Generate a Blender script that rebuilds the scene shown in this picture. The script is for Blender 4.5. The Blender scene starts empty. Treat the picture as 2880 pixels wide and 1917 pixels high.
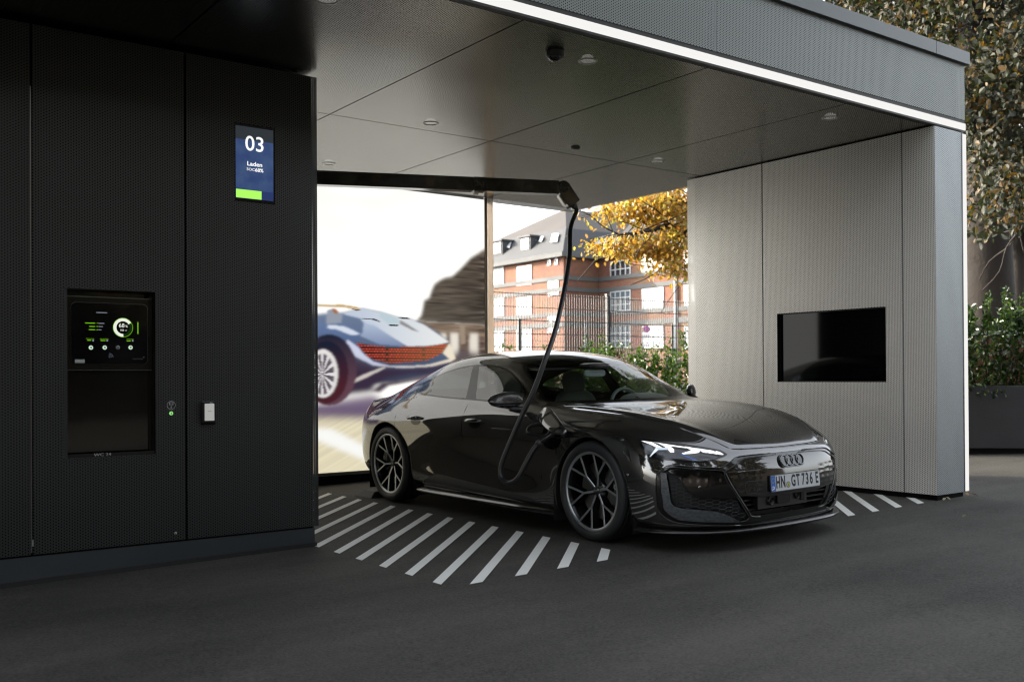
import bpy, bmesh, math, random
import numpy as np
from mathutils import Vector, Matrix
from mathutils.bvhtree import BVHTree
R_ = math.radians
SC = bpy.context.scene
COL = SC.collection

# ------------------------------------------------------------------ camera, sky, sun, exposure
cam_d = bpy.data.cameras.new("camera"); cam = bpy.data.objects.new("camera", cam_d); COL.objects.link(cam)
CAMZ = 1.0469
def cam_axes(yaw=.6339, pitch=.006, roll=-.0059):
    F = Vector((math.sin(yaw)*math.cos(pitch), math.cos(yaw)*math.cos(pitch), math.sin(pitch)))
    Rt = Vector((math.cos(yaw), -math.sin(yaw), 0)); U = Rt.cross(F)
    c, s = math.cos(roll), math.sin(roll)
    return F, Rt*c + U*s, U*c - Rt*s
_F, _R, _U = cam_axes()
M = Matrix.Identity(4)
for i in range(3):
    M[i][0] = _R[i]; M[i][1] = _U[i]; M[i][2] = -_F[i]
M[2][3] = CAMZ
cam.matrix_world = M
cam_d.sensor_width = 36; cam_d.lens = 2792.35/2880*36
cam_d.shift_y = (1041.8-958.5)/2880; cam_d.shift_x = 0
cam_d.clip_start = .05; cam_d.clip_end = 2000
cam_d.dof.use_dof = True; cam_d.dof.focus_distance = 6.9; cam_d.dof.aperture_fstop = 3.2
SC.camera = cam

SUN_EL, SUN_AZ = R_(21), math.atan2(-.55, .835)      # azimuth from +Y towards +X
sdir = Vector((math.sin(SUN_AZ)*math.cos(SUN_EL), math.cos(SUN_AZ)*math.cos(SUN_EL), math.sin(SUN_EL)))
W = bpy.data.worlds.new("World"); SC.world = W; W.use_nodes = True
wn = W.node_tree.nodes; wl = W.node_tree.links
sky = wn.new("ShaderNodeTexSky"); sky.sky_type = 'NISHITA'; sky.sun_disc = False
sky.sun_elevation = SUN_EL; sky.sun_rotation = SUN_AZ
sky.air_density = 1.0; sky.dust_density = 3.5; sky.ozone_density = 1.0
hsv = wn.new("ShaderNodeHueSaturation"); hsv.inputs['Saturation'].default_value = .25
wl.new(sky.outputs[0], hsv.inputs['Color']); wl.new(hsv.outputs[0], wn["Background"].inputs[0]); wn["Background"].inputs[1].default_value = .15
sl = bpy.data.lights.new("sun", 'SUN'); sl.energy = 2.0; sl.angle = R_(.6); sl.color = (1, .86, .68)
so = bpy.data.objects.new("sun", sl); COL.objects.link(so)
so.rotation_mode = 'QUATERNION'; so.rotation_quaternion = sdir.to_track_quat('Z', 'Y')
SC.view_settings.view_transform = 'Standard'; SC.view_settings.look = 'None'
SC.view_settings.gamma = 1; SC.view_settings.use_curve_mapping = False
EXPO = 2.35
SC.view_settings.exposure = EXPO
SC.render.engine = 'CYCLES'
cy = SC.cycles
cy.use_denoising = True; cy.pixel_filter_type = 'BLACKMAN_HARRIS'; cy.filter_width = 1.25
cy.max_bounces = 10; cy.diffuse_bounces = 3; cy.glossy_bounces = 5; cy.transmission_bounces = 6; cy.transparent_max_bounces = 24
cy.caustics_reflective = False; cy.caustics_refractive = False
cy.sample_clamp_indirect = 4.0; cy.use_adaptive_sampling = True; cy.adaptive_threshold = .015

# ------------------------------------------------------------------ helpers
def lin(c):
    return tuple(((x/255)/12.92 if x/255 <= .04045 else ((x/255+.055)/1.055)**2.4) for x in c)
def setp(o, label=None, cat=None, group=None, kind=None):
    if label: o['label'] = label
    if cat: o['category'] = cat
    if group: o['group'] = group
    if kind: o['kind'] = kind
    return o
def empty(name, loc=(0,0,0), label=None, cat=None, group=None, kind=None, parent=None):
    o = bpy.data.objects.new(name, None); COL.objects.link(o); o.location = loc
    o.empty_display_size = .1
    if parent: o.parent = parent
    return setp(o, label, cat, group, kind)
class MB:
    def __init__(s): s.v = []; s.f = []; s.m = []; s.sm = []
    def add(s, vs, fs, m=0, smooth=False):
        n = len(s.v); s.v += [tuple(x) for x in vs]
        for f in fs: s.f.append(tuple(n+i for i in f)); s.m.append(m); s.sm.append(smooth)
    def box(s, x0, x1, y0, y1, z0, z1, m=0):
        s.add([(x0,y0,z0),(x1,y0,z0),(x1,y1,z0),(x0,y1,z0),(x0,y0,z1),(x1,y0,z1),(x1,y1,z1),(x0,y1,z1)],
              [(0,3,2,1),(4,5,6,7),(0,1,5,4),(1,2,6,5),(2,3,7,6),(3,0,4,7)], m)
    def prism(s, pts, d, m=0):
        # pts: 3D polygon, d: extrusion vector
        n = len(pts); d = Vector(d); P = [Vector(p) for p in pts]
        s.add(P+[p+d for p in P], [tuple(range(n))[::-1], tuple(range(n, 2*n))]+[(i, (i+1) % n, n+(i+1) % n, n+i) for i in range(n)], m)
    def tube(s, pts, r, n=8, m=0, closed=False, smooth=True):
        P = [Vector(p) for p in pts]; N = len(P)
        rr = r if hasattr(r, '__len__') else [r]*N
        up = None; base = len(s.v); vs = []
        for i in range(N):
            a = P[(i-1) % N] if (i > 0 or closed) else P[i]; b = P[(i+1) % N] if (i < N-1 or closed) else P[i]
            t = (b-a).normalized()
            if up is None:
                up = t.orthogonal().normalized()
            up = (up - t*up.dot(t)).normalized(); w = t.cross(up)
            for k in range(n):
                q = 2*math.pi*k/n; vs.append(P[i]+(up*math.cos(q)+w*math.sin(q))*rr[i])
        fs = []
        for i in range(N if closed else N-1):
            j = (i+1) % N
            for k in range(n):
                fs.append((i*n+k, i*n+(k+1) % n, j*n+(k+1) % n, j*n+k))
        if not closed:
            fs.append(tuple(range(n))[::-1]); fs.append(tuple((N-1)*n+k for k in range(n)))
        s.add(vs, fs, m, smooth)
    def lathe(s, prof, c, ax, n=48, m=0, smooth=True, arc=2*math.pi, mfn=None):
        # prof: (radius, along axis); c centre, ax axis
        ax = Vector(ax).normalized(); u = ax.orthogonal().normalized(); w = ax.cross(u); c = Vector(c)
        vs = []
        for i in range(n):
            q = arc*i/n
            d = u*math.cos(q)+w*math.sin(q)
            for r, h in prof: vs.append(c+d*r+ax*h)
        k = len(prof); b = len(s.v); s.v += [tuple(x) for x in vs]
        for i in range(n):
            j = (i+1) % n
            for q in range(k-1):
                s.f.append((b+i*k+q, b+j*k+q, b+j*k+q+1, b+i*k+q+1)); s.m.append(mfn(q) if mfn else m); s.sm.append(smooth)
    def build(s, name, mats, parent=None, loc=None, bevel=0, merge=False):
        me = bpy.data.meshes.new(name); me.from_pydata(s.v, [], s.f); 
        if not isinstance(mats, (list, tuple)): mats = [mats]
        for x in mats: me.materials.append(x)
        me.polygons.foreach_set('material_index', s.m); me.polygons.foreach_set('use_smooth', s.sm)
        bm = bmesh.new(); bm.from_mesh(me)
        if merge: bmesh.ops.remove_doubles(bm, verts=bm.verts, dist=1e-5)
        bmesh.ops.recalc_face_normals(bm, faces=bm.faces); bm.to_mesh(me); bm.free()
        me.update()
        o = bpy.data.objects.new(name, me); COL.objects.link(o)
        if parent is not None: o.parent = parent
        if loc: o.location = loc
        if bevel:
            b = o.modifiers.new('bevel', 'BEVEL'); b.width = bevel; b.segments = 2; b.limit_method = 'ANGLE'; b.angle_limit = R_(40)
        return o
def copy_tree(o, parent=None):
    c = o.copy(); COL.objects.link(c)
    if parent is not None: c.parent = parent
    for ch in list(o.children): copy_tree(ch, c)
    return c

# ------------------------------------------------------------------ materials
def newmat(name):
    m = bpy.data.materials.new(name); m.use_nodes = True
    return m, m.node_tree.nodes, m.node_tree.links, m.node_tree.nodes['Principled BSDF']
def mat(name, col, rough=.5, metal=0, spec=.5, coat=0, noise=0, nscale=20, bump=0, bscale=80, coatr=.03, alpha=1):
    m, n, l, b = newmat(name)
    b.inputs['Base Color'].default_value = (*col, 1); b.inputs['Roughness'].default_value = rough
    b.inputs['Metallic'].default_value = metal; b.inputs['Specular IOR Level'].default_value = spec
    b.inputs['Coat Weight'].default_value = coat; b.inputs['Coat Roughness'].default_value = coatr
    if noise:
        tc = n.new('ShaderNodeTexCoord'); t = n.new('ShaderNodeTexNoise'); t.inputs['Scale'].default_value = nscale; t.inputs['Detail'].default_value = 5
        r = n.new('ShaderNodeMapRange'); r.inputs[3].default_value = 1-noise; r.inputs[4].default_value = 1+noise
        x = n.new('ShaderNodeMix'); x.data_type = 'RGBA'; x.blend_type = 'MULTIPLY'; x.inputs[0].default_value = 1
        x.inputs[6].default_value = (*col, 1)
        l.new(tc.outputs['Object'], t.inputs[0]); l.new(t.outputs[0], r.inputs[0]); l.new(r.outputs[0], x.inputs[7]); l.new(x.outputs[2], b.inputs['Base Color'])
        q = n.new('ShaderNodeMapRange'); q.inputs[3].default_value = max(.02, rough*.8); q.inputs[4].default_value = min(1, rough*1.2)
        l.new(t.outputs[0], q.inputs[0]); l.new(q.outputs[0], b.inputs['Roughness'])
    if bump:
        tc = n.new('ShaderNodeTexCoord'); t = n.new('ShaderNodeTexNoise'); t.inputs['Scale'].default_value = bscale; t.inputs['Detail'].default_value = 6
        p = n.new('ShaderNodeBump'); p.inputs['Strength'].default_value = bump; p.inputs['Distance'].default_value = .01
        l.new(tc.outputs['Object'], t.inputs[0]); l.new(t.outputs[0], p.inputs['Height']); l.new(p.outputs[0], b.inputs['Normal'])
    return m
def emat(name, col, strength=1.0):
    m, n, l, b = newmat(name); n.remove(b)
    e = n.new('ShaderNodeEmission'); e.inputs[0].default_value = (*col, 1); e.inputs[1].default_value = strength
    l.new(e.outputs[0], n['Material Output'].inputs[0]); return m
K0 = 2**(-EXPO)
def screenmat(name, rgb, k=1.0):   # something that gives off light, colour as an sRGB triple as seen
    return emat(name, lin(rgb), K0*k)
def math_(n, l, op, a, b=None, c=None):
    x = n.new('ShaderNodeMath'); x.operation = op
    for i, v in enumerate((a, b, c)):
        if v is None: continue
        if isinstance(v, (int, float)): x.inputs[i].default_value = v
        else: l.new(v, x.inputs[i])
    return x.outputs[0]
def perfmat(name, col, ua, va, r=.0040, rough=.45, metal=.0, px=.01533, py=.0175, noise=.06, spec=.4):
    """perforated sheet metal: real see-through holes in a staggered grid, laid out in world metres"""
    m, n, l, b = newmat(name)
    g = n.new('ShaderNodeNewGeometry'); s = n.new('ShaderNodeSeparateXYZ'); l.new(g.outputs['Position'], s.inputs[0])
    u = s.outputs[ua]; v = s.outputs[va]
    U = math_(n, l, 'MULTIPLY_ADD', u, 1/px, .5); fu = math_(n, l, 'SUBTRACT', math_(n, l, 'FRACT', U), .5)
    ci = math_(n, l, 'FLOOR', U); odd = math_(n, l, 'FRACT', math_(n, l, 'MULTIPLY', ci, .5))
    V = math_(n, l, 'ADD', math_(n, l, 'MULTIPLY_ADD', v, 1/py, .5), odd); fv = math_(n, l, 'SUBTRACT', math_(n, l, 'FRACT', V), .5)
    du = math_(n, l, 'MULTIPLY', fu, px); dv = math_(n, l, 'MULTIPLY', fv, py)
    d2 = math_(n, l, 'ADD', math_(n, l, 'MULTIPLY', du, du), math_(n, l, 'MULTIPLY', dv, dv))
    hole = math_(n, l, 'LESS_THAN', d2, r*r)
    t = n.new('ShaderNodeTexNoise'); t.inputs['Scale'].default_value = 1.3; t.inputs['Detail'].default_value = 4
    l.new(g.outputs['Position'], t.inputs[0])
    rr = n.new('ShaderNodeMapRange'); rr.inputs[3].default_value = 1-noise; rr.inputs[4].default_value = 1+noise; l.new(t.outputs[0], rr.inputs[0])
    x = n.new('ShaderNodeMix'); x.data_type = 'RGBA'; x.blend_type = 'MULTIPLY'; x.inputs[0].default_value = 1; x.inputs[6].default_value = (*col, 1)
    l.new(rr.outputs[0], x.inputs[7]); l.new(x.outputs[2], b.inputs['Base Color'])
    b.inputs['Roughness'].default_value = rough; b.inputs['Metallic'].default_value = metal; b.inputs['Specular IOR Level'].default_value = spec
    tr = n.new('ShaderNodeBsdfTransparent'); mx = n.new('ShaderNodeMixShader')
    l.new(hole, mx.inputs[0]); l.new(b.outputs[0], mx.inputs[1]); l.new(tr.outputs[0], mx.inputs[2]); l.new(mx.outputs[0], n['Material Output'].inputs[0])
    return m
def glassmat(name, tint=(.8,.85,.83), rough=0.0, refl=1.0):
    m, n, l, b = newmat(name); n.remove(b)
    tr = n.new('ShaderNodeBsdfTransparent'); tr.inputs[0].default_value = (*tint, 1)
    gl = n.new('ShaderNodeBsdfGlossy'); gl.inputs['Roughness'].default_value = rough
    g = n.new('ShaderNodeNewGeometry'); dt = n.new('ShaderNodeVectorMath'); dt.operation = 'DOT_PRODUCT'; l.new(g.outputs['Incoming'], dt.inputs[0]); l.new(g.outputs['Normal'], dt.inputs[1])
    c_ = math_(n, l, 'ABSOLUTE', dt.outputs['Value']); s_ = math_(n, l, 'POWER', math_(n, l, 'SUBTRACT', 1.0, c_), 5.0); f_ = math_(n, l, 'MULTIPLY_ADD', s_, 1-.06*refl, .06*refl)
    k = n.new('ShaderNodeMath'); k.operation = 'MULTIPLY'; k.inputs[1].default_value = 1; k.use_clamp = True
    mx = n.new('ShaderNodeMixShader'); l.new(f_, k.inputs[0]); l.new(k.outputs[0], mx.inputs[0]); l.new(tr.outputs[0], mx.inputs[1]); l.new(gl.outputs[0], mx.inputs[2])
    l.new(mx.outputs[0], n['Material Output'].inputs[0]); return m

BLACK = mat('matt black', (.004,.004,.004), .9, spec=.1)
CAVITY = mat('dark cavity', (.006,.006,.006), .95, spec=.05)
DGREY = mat('dark grey metal', (.028,.031,.034), .42, noise=.1, nscale=3)
PLINTH = mat('plinth sheet', (.030,.036,.042), .5, noise=.15, nscale=2.5)
GLOSSB = mat('gloss black', (.004,.004,.0045), .06, spec=.6)
STEEL = mat('brushed steel', (.45,.44,.42), .3, metal=1)
WHITEP = mat('white plastic', (.75,.75,.73), .4)
def textmesh(name, s, size, M4, m, parent=None, ext=0.0004, sx=1.0, bold=0.0, align='CENTER'):
    cu = bpy.data.curves.new(name, 'FONT'); cu.body = s; cu.size = size; cu.align_x = align; cu.align_y = 'CENTER'
    cu.extrude = ext; cu.offset = bold; cu.resolution_u = 4
    o = bpy.data.objects.new(name, cu); COL.objects.link(o)
    dg = bpy.context.evaluated_depsgraph_get(); me = bpy.data.meshes.new_from_object(o.evaluated_get(dg))
    bpy.data.objects.remove(o); me.name = name
    me.transform(M4 @ Matrix.Diagonal((sx, 1, 1, 1))); me.materials.clear(); me.materials.append(m)
    q = bpy.data.objects.new(name, me); COL.objects.link(q)
    if parent is not None: q.parent = parent
    return q
def frame(o, x, y):      # matrix with local x, y axes and origin
    x = Vector(x).normalized(); y = Vector(y); y = (y-x*y.dot(x)).normalized(); z = x.cross(y)
    m = Matrix.Identity(4)
    for i in range(3): m[i][0] = x[i]; m[i][1] = y[i]; m[i][2] = z[i]; m[i][3] = o[i]
    return m
GX, GY = .0185, -.002
def G(x, y): return -.0933 + GX*(x-5.498) + GY*(y-5.275)
# ------------------------------------------------------------------ ground
def asphalt():
    m, n, l, b = newmat('asphalt')
    g = n.new('ShaderNodeNewGeometry')
    def noise(sc, det, mp=None):
        t = n.new('ShaderNodeTexNoise'); t.inputs['Scale'].default_value = sc; t.inputs['Detail'].default_value = det
        if mp:
            k = n.new('ShaderNodeMapping'); k.inputs['Scale'].default_value = mp; k.inputs['Rotation'].default_value = (0,0,R_(-36)); l.new(g.outputs['Position'], k.inputs[0]); l.new(k.outputs[0], t.inputs[0])
        else: l.new(g.outputs['Position'], t.inputs[0])
        return t.outputs[0]
    big = noise(.55, 5); smear = noise(1.2, 6, (.5, 2.6, 1)); fine = noise(260, 3); mid = noise(14, 5)
    v = math_(n, l, 'MULTIPLY_ADD', big, .55, math_(n, l, 'MULTIPLY', smear, .45))
    gr_ = noise(70, 4)
    v = math_(n, l, 'MULTIPLY_ADD', mid, .22, v)
    v = math_(n, l, 'MULTIPLY_ADD', fine, .30, v)
    v = math_(n, l, 'MULTIPLY_ADD', math_(n, l, 'SUBTRACT', gr_, .5), .9, v)
    sp_ = n.new('ShaderNodeTexVoronoi'); sp_.inputs['Scale'].default_value = 38; l.new(g.outputs['Position'], sp_.inputs[0])
    v = math_(n, l, 'MULTIPLY_ADD', math_(n, l, 'LESS_THAN', sp_.outputs['Distance'], .10), .35, v)
    cr = n.new('ShaderNodeValToRGB'); l.new(v, cr.inputs[0])
    cr.color_ramp.elements[0].position = .45; cr.color_ramp.elements[0].color = (.012,.0118,.011,1)
    cr.color_ramp.elements[1].position = 1.0; cr.color_ramp.elements[1].color = (.078,.074,.065,1)
    # thin cracks
    vo = n.new('ShaderNodeTexVoronoi'); vo.feature = 'DISTANCE_TO_EDGE'; vo.inputs['Scale'].default_value = .42
    wv = n.new('ShaderNodeVectorMath'); wv.operation = 'MULTIPLY_ADD'; wn_ = n.new('ShaderNodeTexNoise'); wn_.inputs['Scale'].default_value = 2.2; wn_.inputs['Detail'].default_value = 6
    l.new(g.outputs['Position'], wn_.inputs[0]); l.new(wn_.outputs[1], wv.inputs[0]); wv.inputs[1].default_value = (.7,.7,.7); l.new(g.outputs['Position'], wv.inputs[2]); l.new(wv.outputs[0], vo.inputs[0])
    ck = math_(n, l, 'LESS_THAN', vo.outputs['Distance'], .0035); msk = math_(n, l, 'GREATER_THAN', noise(.9, 2), .70); ck = math_(n, l, 'MULTIPLY', ck, msk)
    x = n.new('ShaderNodeMix'); x.data_type = 'RGBA'; l.new(ck, x.inputs[0]); l.new(cr.outputs[0], x.inputs[6]); x.inputs[7].default_value = (.009,.009,.009,1)
    l.new(x.outputs[2], b.inputs['Base Color']); b.inputs['Roughness'].default_value = .78; b.inputs['Specular IOR Level'].default_value = .35
    p = n.new('ShaderNodeBump'); p.inputs['Strength'].default_value = .5; p.inputs['Distance'].default_value = .004
    l.new(math_(n, l, 'MULTIPLY_ADD', mid, .5, fine), p.inputs['Height']); l.new(p.outputs[0], b.inputs['Normal'])
    return m
ASPH = asphalt()
mb = MB()
def gq(x0, x1, y0, y1, n=1): mb.add([(x0,y0,G(x0,y0)),(x1,y0,G(x1,y0)),(x1,y1,G(x1,y1)),(x0,y1,G(x0,y1))], [(0,1,2,3)])
gq(-14, 26, -24, 34)
# beyond the yard the sheet runs on level to the horizon
zc_ = [G(-14,-24), G(26,-24), G(26,34), G(-14,34)]; I = [(-14,-24),(26,-24),(26,34),(-14,34)]; O = [(-700,-700),(700,-700),(700,700),(-700,700)]
for k in range(4):
    j = (k+1) % 4
    mb.add([(*O[k],-.4),(*O[j],-.4),(*I[j],zc_[j]),(*I[k],zc_[k])], [(0,1,2,3)])
setp(mb.build('ground', ASPH), kind='structure')
# painted hatching either side of the bay, 4 mm sheets
def paint():
    m, n, l, b = newmat('road paint')
    g = n.new('ShaderNodeNewGeometry'); t = n.new('ShaderNodeTexNoise'); t.inputs['Scale'].default_value = 60; t.inputs['Detail'].default_value = 6; l.new(g.outputs['Position'], t.inputs[0])
    t2 = n.new('ShaderNodeTexNoise'); t2.inputs['Scale'].default_value = 5; l.new(g.outputs['Position'], t2.inputs[0])
    v = math_(n, l, 'MULTIPLY_ADD', t2.outputs[0], .7, t.outputs[0])
    cr = n.new('ShaderNodeValToRGB'); l.new(v, cr.inputs[0]); e = cr.color_ramp.elements
    e[0].position = .42; e[0].color = (.42,.42,.40,1); e[1].position = .66; e[1].color = (.80,.81,.77,1)
    l.new(cr.outputs[0], b.inputs['Base Color']); b.inputs['Roughness'].default_value = .6
    return m
PAINT = paint()
mb = MB()
def clip_poly(P, f):     # keep f(p) >= 0
    out = []
    for i in range(len(P)):
        a, b_ = P[i], P[(i+1) % len(P)]; fa, fb = f(a), f(b_)
        if fa >= 0: out.append(a)
        if (fa >= 0) != (fb >= 0):
            t = fa/(fa-fb); out.append((a[0]+t*(b_[0]-a[0]), a[1]+t*(b_[1]-a[1])))
    return out
def stripe(c, w, x0, x1, y0, y1):     # band  c-w < x-y < c  clipped to a rectangle
    P = [(-20, -20-c), (40, 40-c), (40, 40-c+w), (-20, -20-c+w)]
    for f in (lambda p: p[0]-x0, lambda p: x1-p[0], lambda p: p[1]-y0, lambda p: y1-p[1]): 
        P = clip_poly(P, f)
        if len(P) < 3: return
    mb.add([(x, y, G(x, y)+.004) for x, y in P], [tuple(range(len(P)))])
for k in range(-16, 1): stripe(-.507+k*.3195, .090, 3.024, 4.444, 4.707, 9.7)
for k in range(-14, 4): stripe(2.438+k*.324, .093, 6.612, 8.031, 4.735, 9.7)
setp(mb.build('painted_hatching', PAINT), kind='structure')

# ------------------------------------------------------------------ charging pavilion
XR, Y0, ZC, YL, XL, XE = 8.031, 4.736, 3.205, 6.481, 3.058, 8.472
P_left = perfmat('perforated anthracite front', (.088,.092,.094), 0, 2, rough=.36, metal=.85)
P_right = perfmat('perforated aluminium side', (.92,.905,.85), 1, 2, rough=.45, metal=.45)
P_pill = perfmat('perforated aluminium pillar', (.37,.40,.41), 0, 2, rough=.42, metal=.3)
P_fas = perfmat('perforated fascia', (.205,.22,.21), 0, 2, rough=.42, metal=.3)
P_ceil = perfmat('perforated soffit', (.20,.194,.16), 0, 1, rough=.27, metal=1)
CAPM = mat('roof cap sheet', (.10,.115,.12), .38, noise=.05, nscale=1.5)
GAPM = BLACK
bld = empty('charging_pavilion', (5.5, 6.5, 0), 'dark perforated metal charging pavilion with an open drive-in bay and glowing roof strip', 'pavilion')
bx = Vector((5.5, 6.5, 0))
def part(name, mb_, mats, parent=None, **k):
    p = parent or bld
    o = mb_.build(name, mats, None, **k); o.parent = p
    o.matrix_parent_inverse = Matrix.Translation(-bx) if p == bld else Matrix.Identity(4)
    if p != bld: o.matrix_parent_inverse = (Matrix.Translation(-bx) if p.parent == bld else Matrix.Identity(4)) @ Matrix.Identity(4); o.matrix_parent_inverse = Matrix.Identity(4)
    return o
def sheet(mb_, axis, c, u0, u1, v0, v1, t=.002, holes=()):
    """thin sheet on plane axis=c, u = other horizontal (or x), v = z (or y); rectangular openings in holes"""
    us = sorted({u0, u1, *[h[0] for h in holes], *[h[1] for h in holes]}); vs = sorted({v0, v1, *[h[2] for h in holes], *[h[3] for h in holes]})
    for i in range(len(us)-1):
        for j in range(len(vs)-1):
            a, b_, c_, d_ = us[i], us[i+1], vs[j], vs[j+1]; um, vm = (a+b_)/2, (c_+d_)/2
            if any(h[0] < um < h[1] and h[2] < vm < h[3] for h in holes): continue
            if axis == 'y': P = [(a,c,c_),(b_,c,c_),(b_,c,d_),(a,c,d_)]
            elif axis == 'x': P = [(c,a,c_),(c,b_,c_),(c,b_,d_),(c,a,d_)]
            else: P = [(a,c_,c),(b_,c_,c),(b_,d_,c),(a,d_,c)]
            mb_.add(P, [(0,1,2,3)])
YE_ = 7.647
# left block (houses the kiosk)
TERM = (1.401, 1.928, .565, 1.602)
edges = [-3.4, -2.47, -1.55, -.63, .285, 1.202, 2.124, XL]
wallL = empty('kiosk_wall', (0,0,0), parent=bld); wallL.matrix_parent_inverse = Matrix.Translation(-bx)
for i in range(len(edges)-1):
    m_ = MB(); a, b_ = edges[i]+(.007 if i else 0), edges[i+1]-(.007 if i < len(edges)-2 else 0)
    hs = [h for h in (TERM, (2.457, 2.743, 2.240, 2.770)) if a < h[0] < b_]
    sheet(m_, 'y', YL, a, b_, .001, ZC-.03, holes=hs)
    # folded returns
    for xx in (a, b_):
        if xx == XL: continue
        m_.add([(xx,YL,.001),(xx,YL+.03,.001),(xx,YL+.03,ZC-.03),(xx,YL,ZC-.03)], [(0,1,2,3)])
    m_.build('wall_panel', P_left, wallL)
m_ = MB(); m_.add([(XL,YL,.001),(XL,YE_,.001),(XL,YE_,ZC-.03),(XL,YL,ZC-.03)], [(0,1,2,3)])
m_.build('wall_panel', perfmat('perforated anthracite end', (.10,.10,.10), 1, 2, rough=.36, metal=.85), wallL)
m_ = MB()
m_.box(-3.4, TERM[0]-.02, YL+.045, YE_, -.2, ZC-.02); m_.box(TERM[1]+.02, XL-.018, YL+.045, YE_-.02, -.2, ZC-.02)
m_.box(TERM[0]-.02, TERM[1]+.02, YL+.045, YE_-.02, -.2, TERM[2]-.02); m_.box(TERM[0]-.02, TERM[1]+.02, YL+.045, YE_-.02, TERM[3]+.02, ZC-.02)
m_.box(TERM[0]-.02, TERM[1]+.02, YL+.14, YE_-.02, TERM[2]-.02, TERM[3]+.02)
m_.build('core', CAVITY, wallL)
m_ = MB(); m_.box(1.1985, 1.203, YL+.008, YL+.03, .012, ZC-.4); m_.build('edge_strip', STEEL, wallL)
m_ = MB(); m_.box(1.1985, 1.2085, YL-.002, YL+.012, .052, .088); m_.build('hinge_pin', mat('dull zinc', (.35,.35,.34), .5, metal=.6), wallL)
pl = MB(); pl.add([(-3.4,YL+.012,-.011),(XL-.025,YL+.012,-.011),(XL-.025,YL+.012,G(XL,YL)+.02),(-3.4,YL+.012,G(-3.4,YL)+.02)], [(0,1,2,3)])
pl.add([(XL-.025,YL+.012,-.011),(XL-.025,YE_,-.011),(XL-.025,YE_,G(XL,YL)+.02),(XL-.025,YL+.012,G(XL,YL)+.02)], [(0,1,2,3)])
pl.build('plinth', PLINTH, wallL)
pl = MB(); pl.add([(-3.4,YL-.004,G(-3.4,YL)+.028),(XL-.015,YL-.004,G(XL,YL)+.028),(XL-.015,YL-.004,G(XL,YL)-.01),(-3.4,YL-.004,G(-3.4,YL)-.01),
   (-3.4,YL+.02,G(-3.4,YL)+.028),(XL-.015,YL+.02,G(XL,YL)+.028),(XL-.015,YE_,G(XL,YL)+.028),(XL-.015,YE_,G(XL,YL)-.01)], [(0,1,2,3),(0,1,5,4),(1,6,7,2)])
pl.build('plinth_joint', mat('bitumen joint', (.012,.012,.012), .7, noise=.4, nscale=30), wallL)
# a small lock low on the kiosk door
m_ = MB(); m_.lathe([(0,-.006),(.007,-.006),(.009,-.003),(.009,.002)], (2.051,YL,.046), (0,1,0), 20); m_.box(2.0495,2.0525,YL-.0065,YL-.0055,.041,.051,1)
m_.build('door_lock', [STEEL, BLACK], wallL)
# right wall
wallR = empty('side_wall', (0,0,0), parent=bld); wallR.matrix_parent_inverse = Matrix.Translation(-bx)
TV = (5.221, 6.436, .977, 1.659)
YE = 7.647
for a, b_ in ((Y0, 5.050), (5.050, 6.614), (6.614, YE)):
    m_ = MB(); a += (.006 if a != Y0 else 0); b_ -= (.006 if b_ != YE else 0)
    sheet(m_, 'x', XR, a, b_, .001, ZC-.012, holes=[TV] if a < TV[0] < b_ else [])
    for yy in (a, b_):
        if yy in (Y0, YE): continue
        m_.add([(XR,yy,.001),(XR+.03,yy,.001),(XR+.03,yy,ZC-.012),(XR,yy,ZC-.012)], [(0,1,2,3)])
    m_.build('wall_panel', P_right, wallR)
m_ = MB(); sheet(m_, 'y', Y0, XR, XE-.012, .001, ZC-.012); m_.build('pillar_panel', P_pill, wallR)
m_ = MB(); m_.add([(XR,YE,.001),(XE,YE,.001),(XE,YE,ZC-.012),(XR,YE,ZC-.012)], [(0,1,2,3)]); m_.build('end_panel', P_pill, wallR)
m_ = MB(); m_.box(XR+.05, XE-.05, Y0+.05, TV[0]-.01, -.05, ZC-.01); m_.box(XR+.05, XE-.05, TV[1]+.01, YE-.07, -.05, ZC-.01)
m_.box(XR+.05, XE-.05, TV[0]-.01, TV[1]+.01, -.05, TV[2]-.01); m_.box(XR+.05, XE-.05, TV[0]-.01, TV[1]+.01, TV[3]+.01, ZC-.01); m_.box(XR+.10, XE-.05, TV[0]-.01, TV[1]+.01, TV[2]-.01, TV[3]+.01)
m_.build('core', mat('wall core grey', (.045,.045,.042), .9), wallR)
m_ = MB(); m_.box(XR+.004, XR+.05, 5.044, 5.056, .001, ZC-.012); m_.build('seam_strip', mat('seam channel pale', (.17,.19,.21), .4), wallR)
m_ = MB(); m_.box(XR+.006, XR+.05, 6.608, 6.620, .001, ZC-.012); m_.build('seam_strip', mat('seam channel dark', (.04,.045,.05), .5), wallR)
m_ = MB(); m_.box(XE-.012, XE+.002, Y0-.003, Y0+.07, .001, ZC-.004); m_.build('corner_trim', mat('blue grey trim', (.055,.075,.09), .4), wallR)
m_ = MB(); m_.box(XR+.012, XE-.01, Y0+.012, YE-.01, -.12, -.0005); m_.build('plinth', BLACK, wallR)
LED = emat('led diffuser', (1,.985,.96), K0*.93)
m_ = MB(); m_.box(XE+.002, XE+.066, Y0-.002, Y0+.05, .006, ZC-.02); m_.build('light_strip', LED, wallR)
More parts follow.
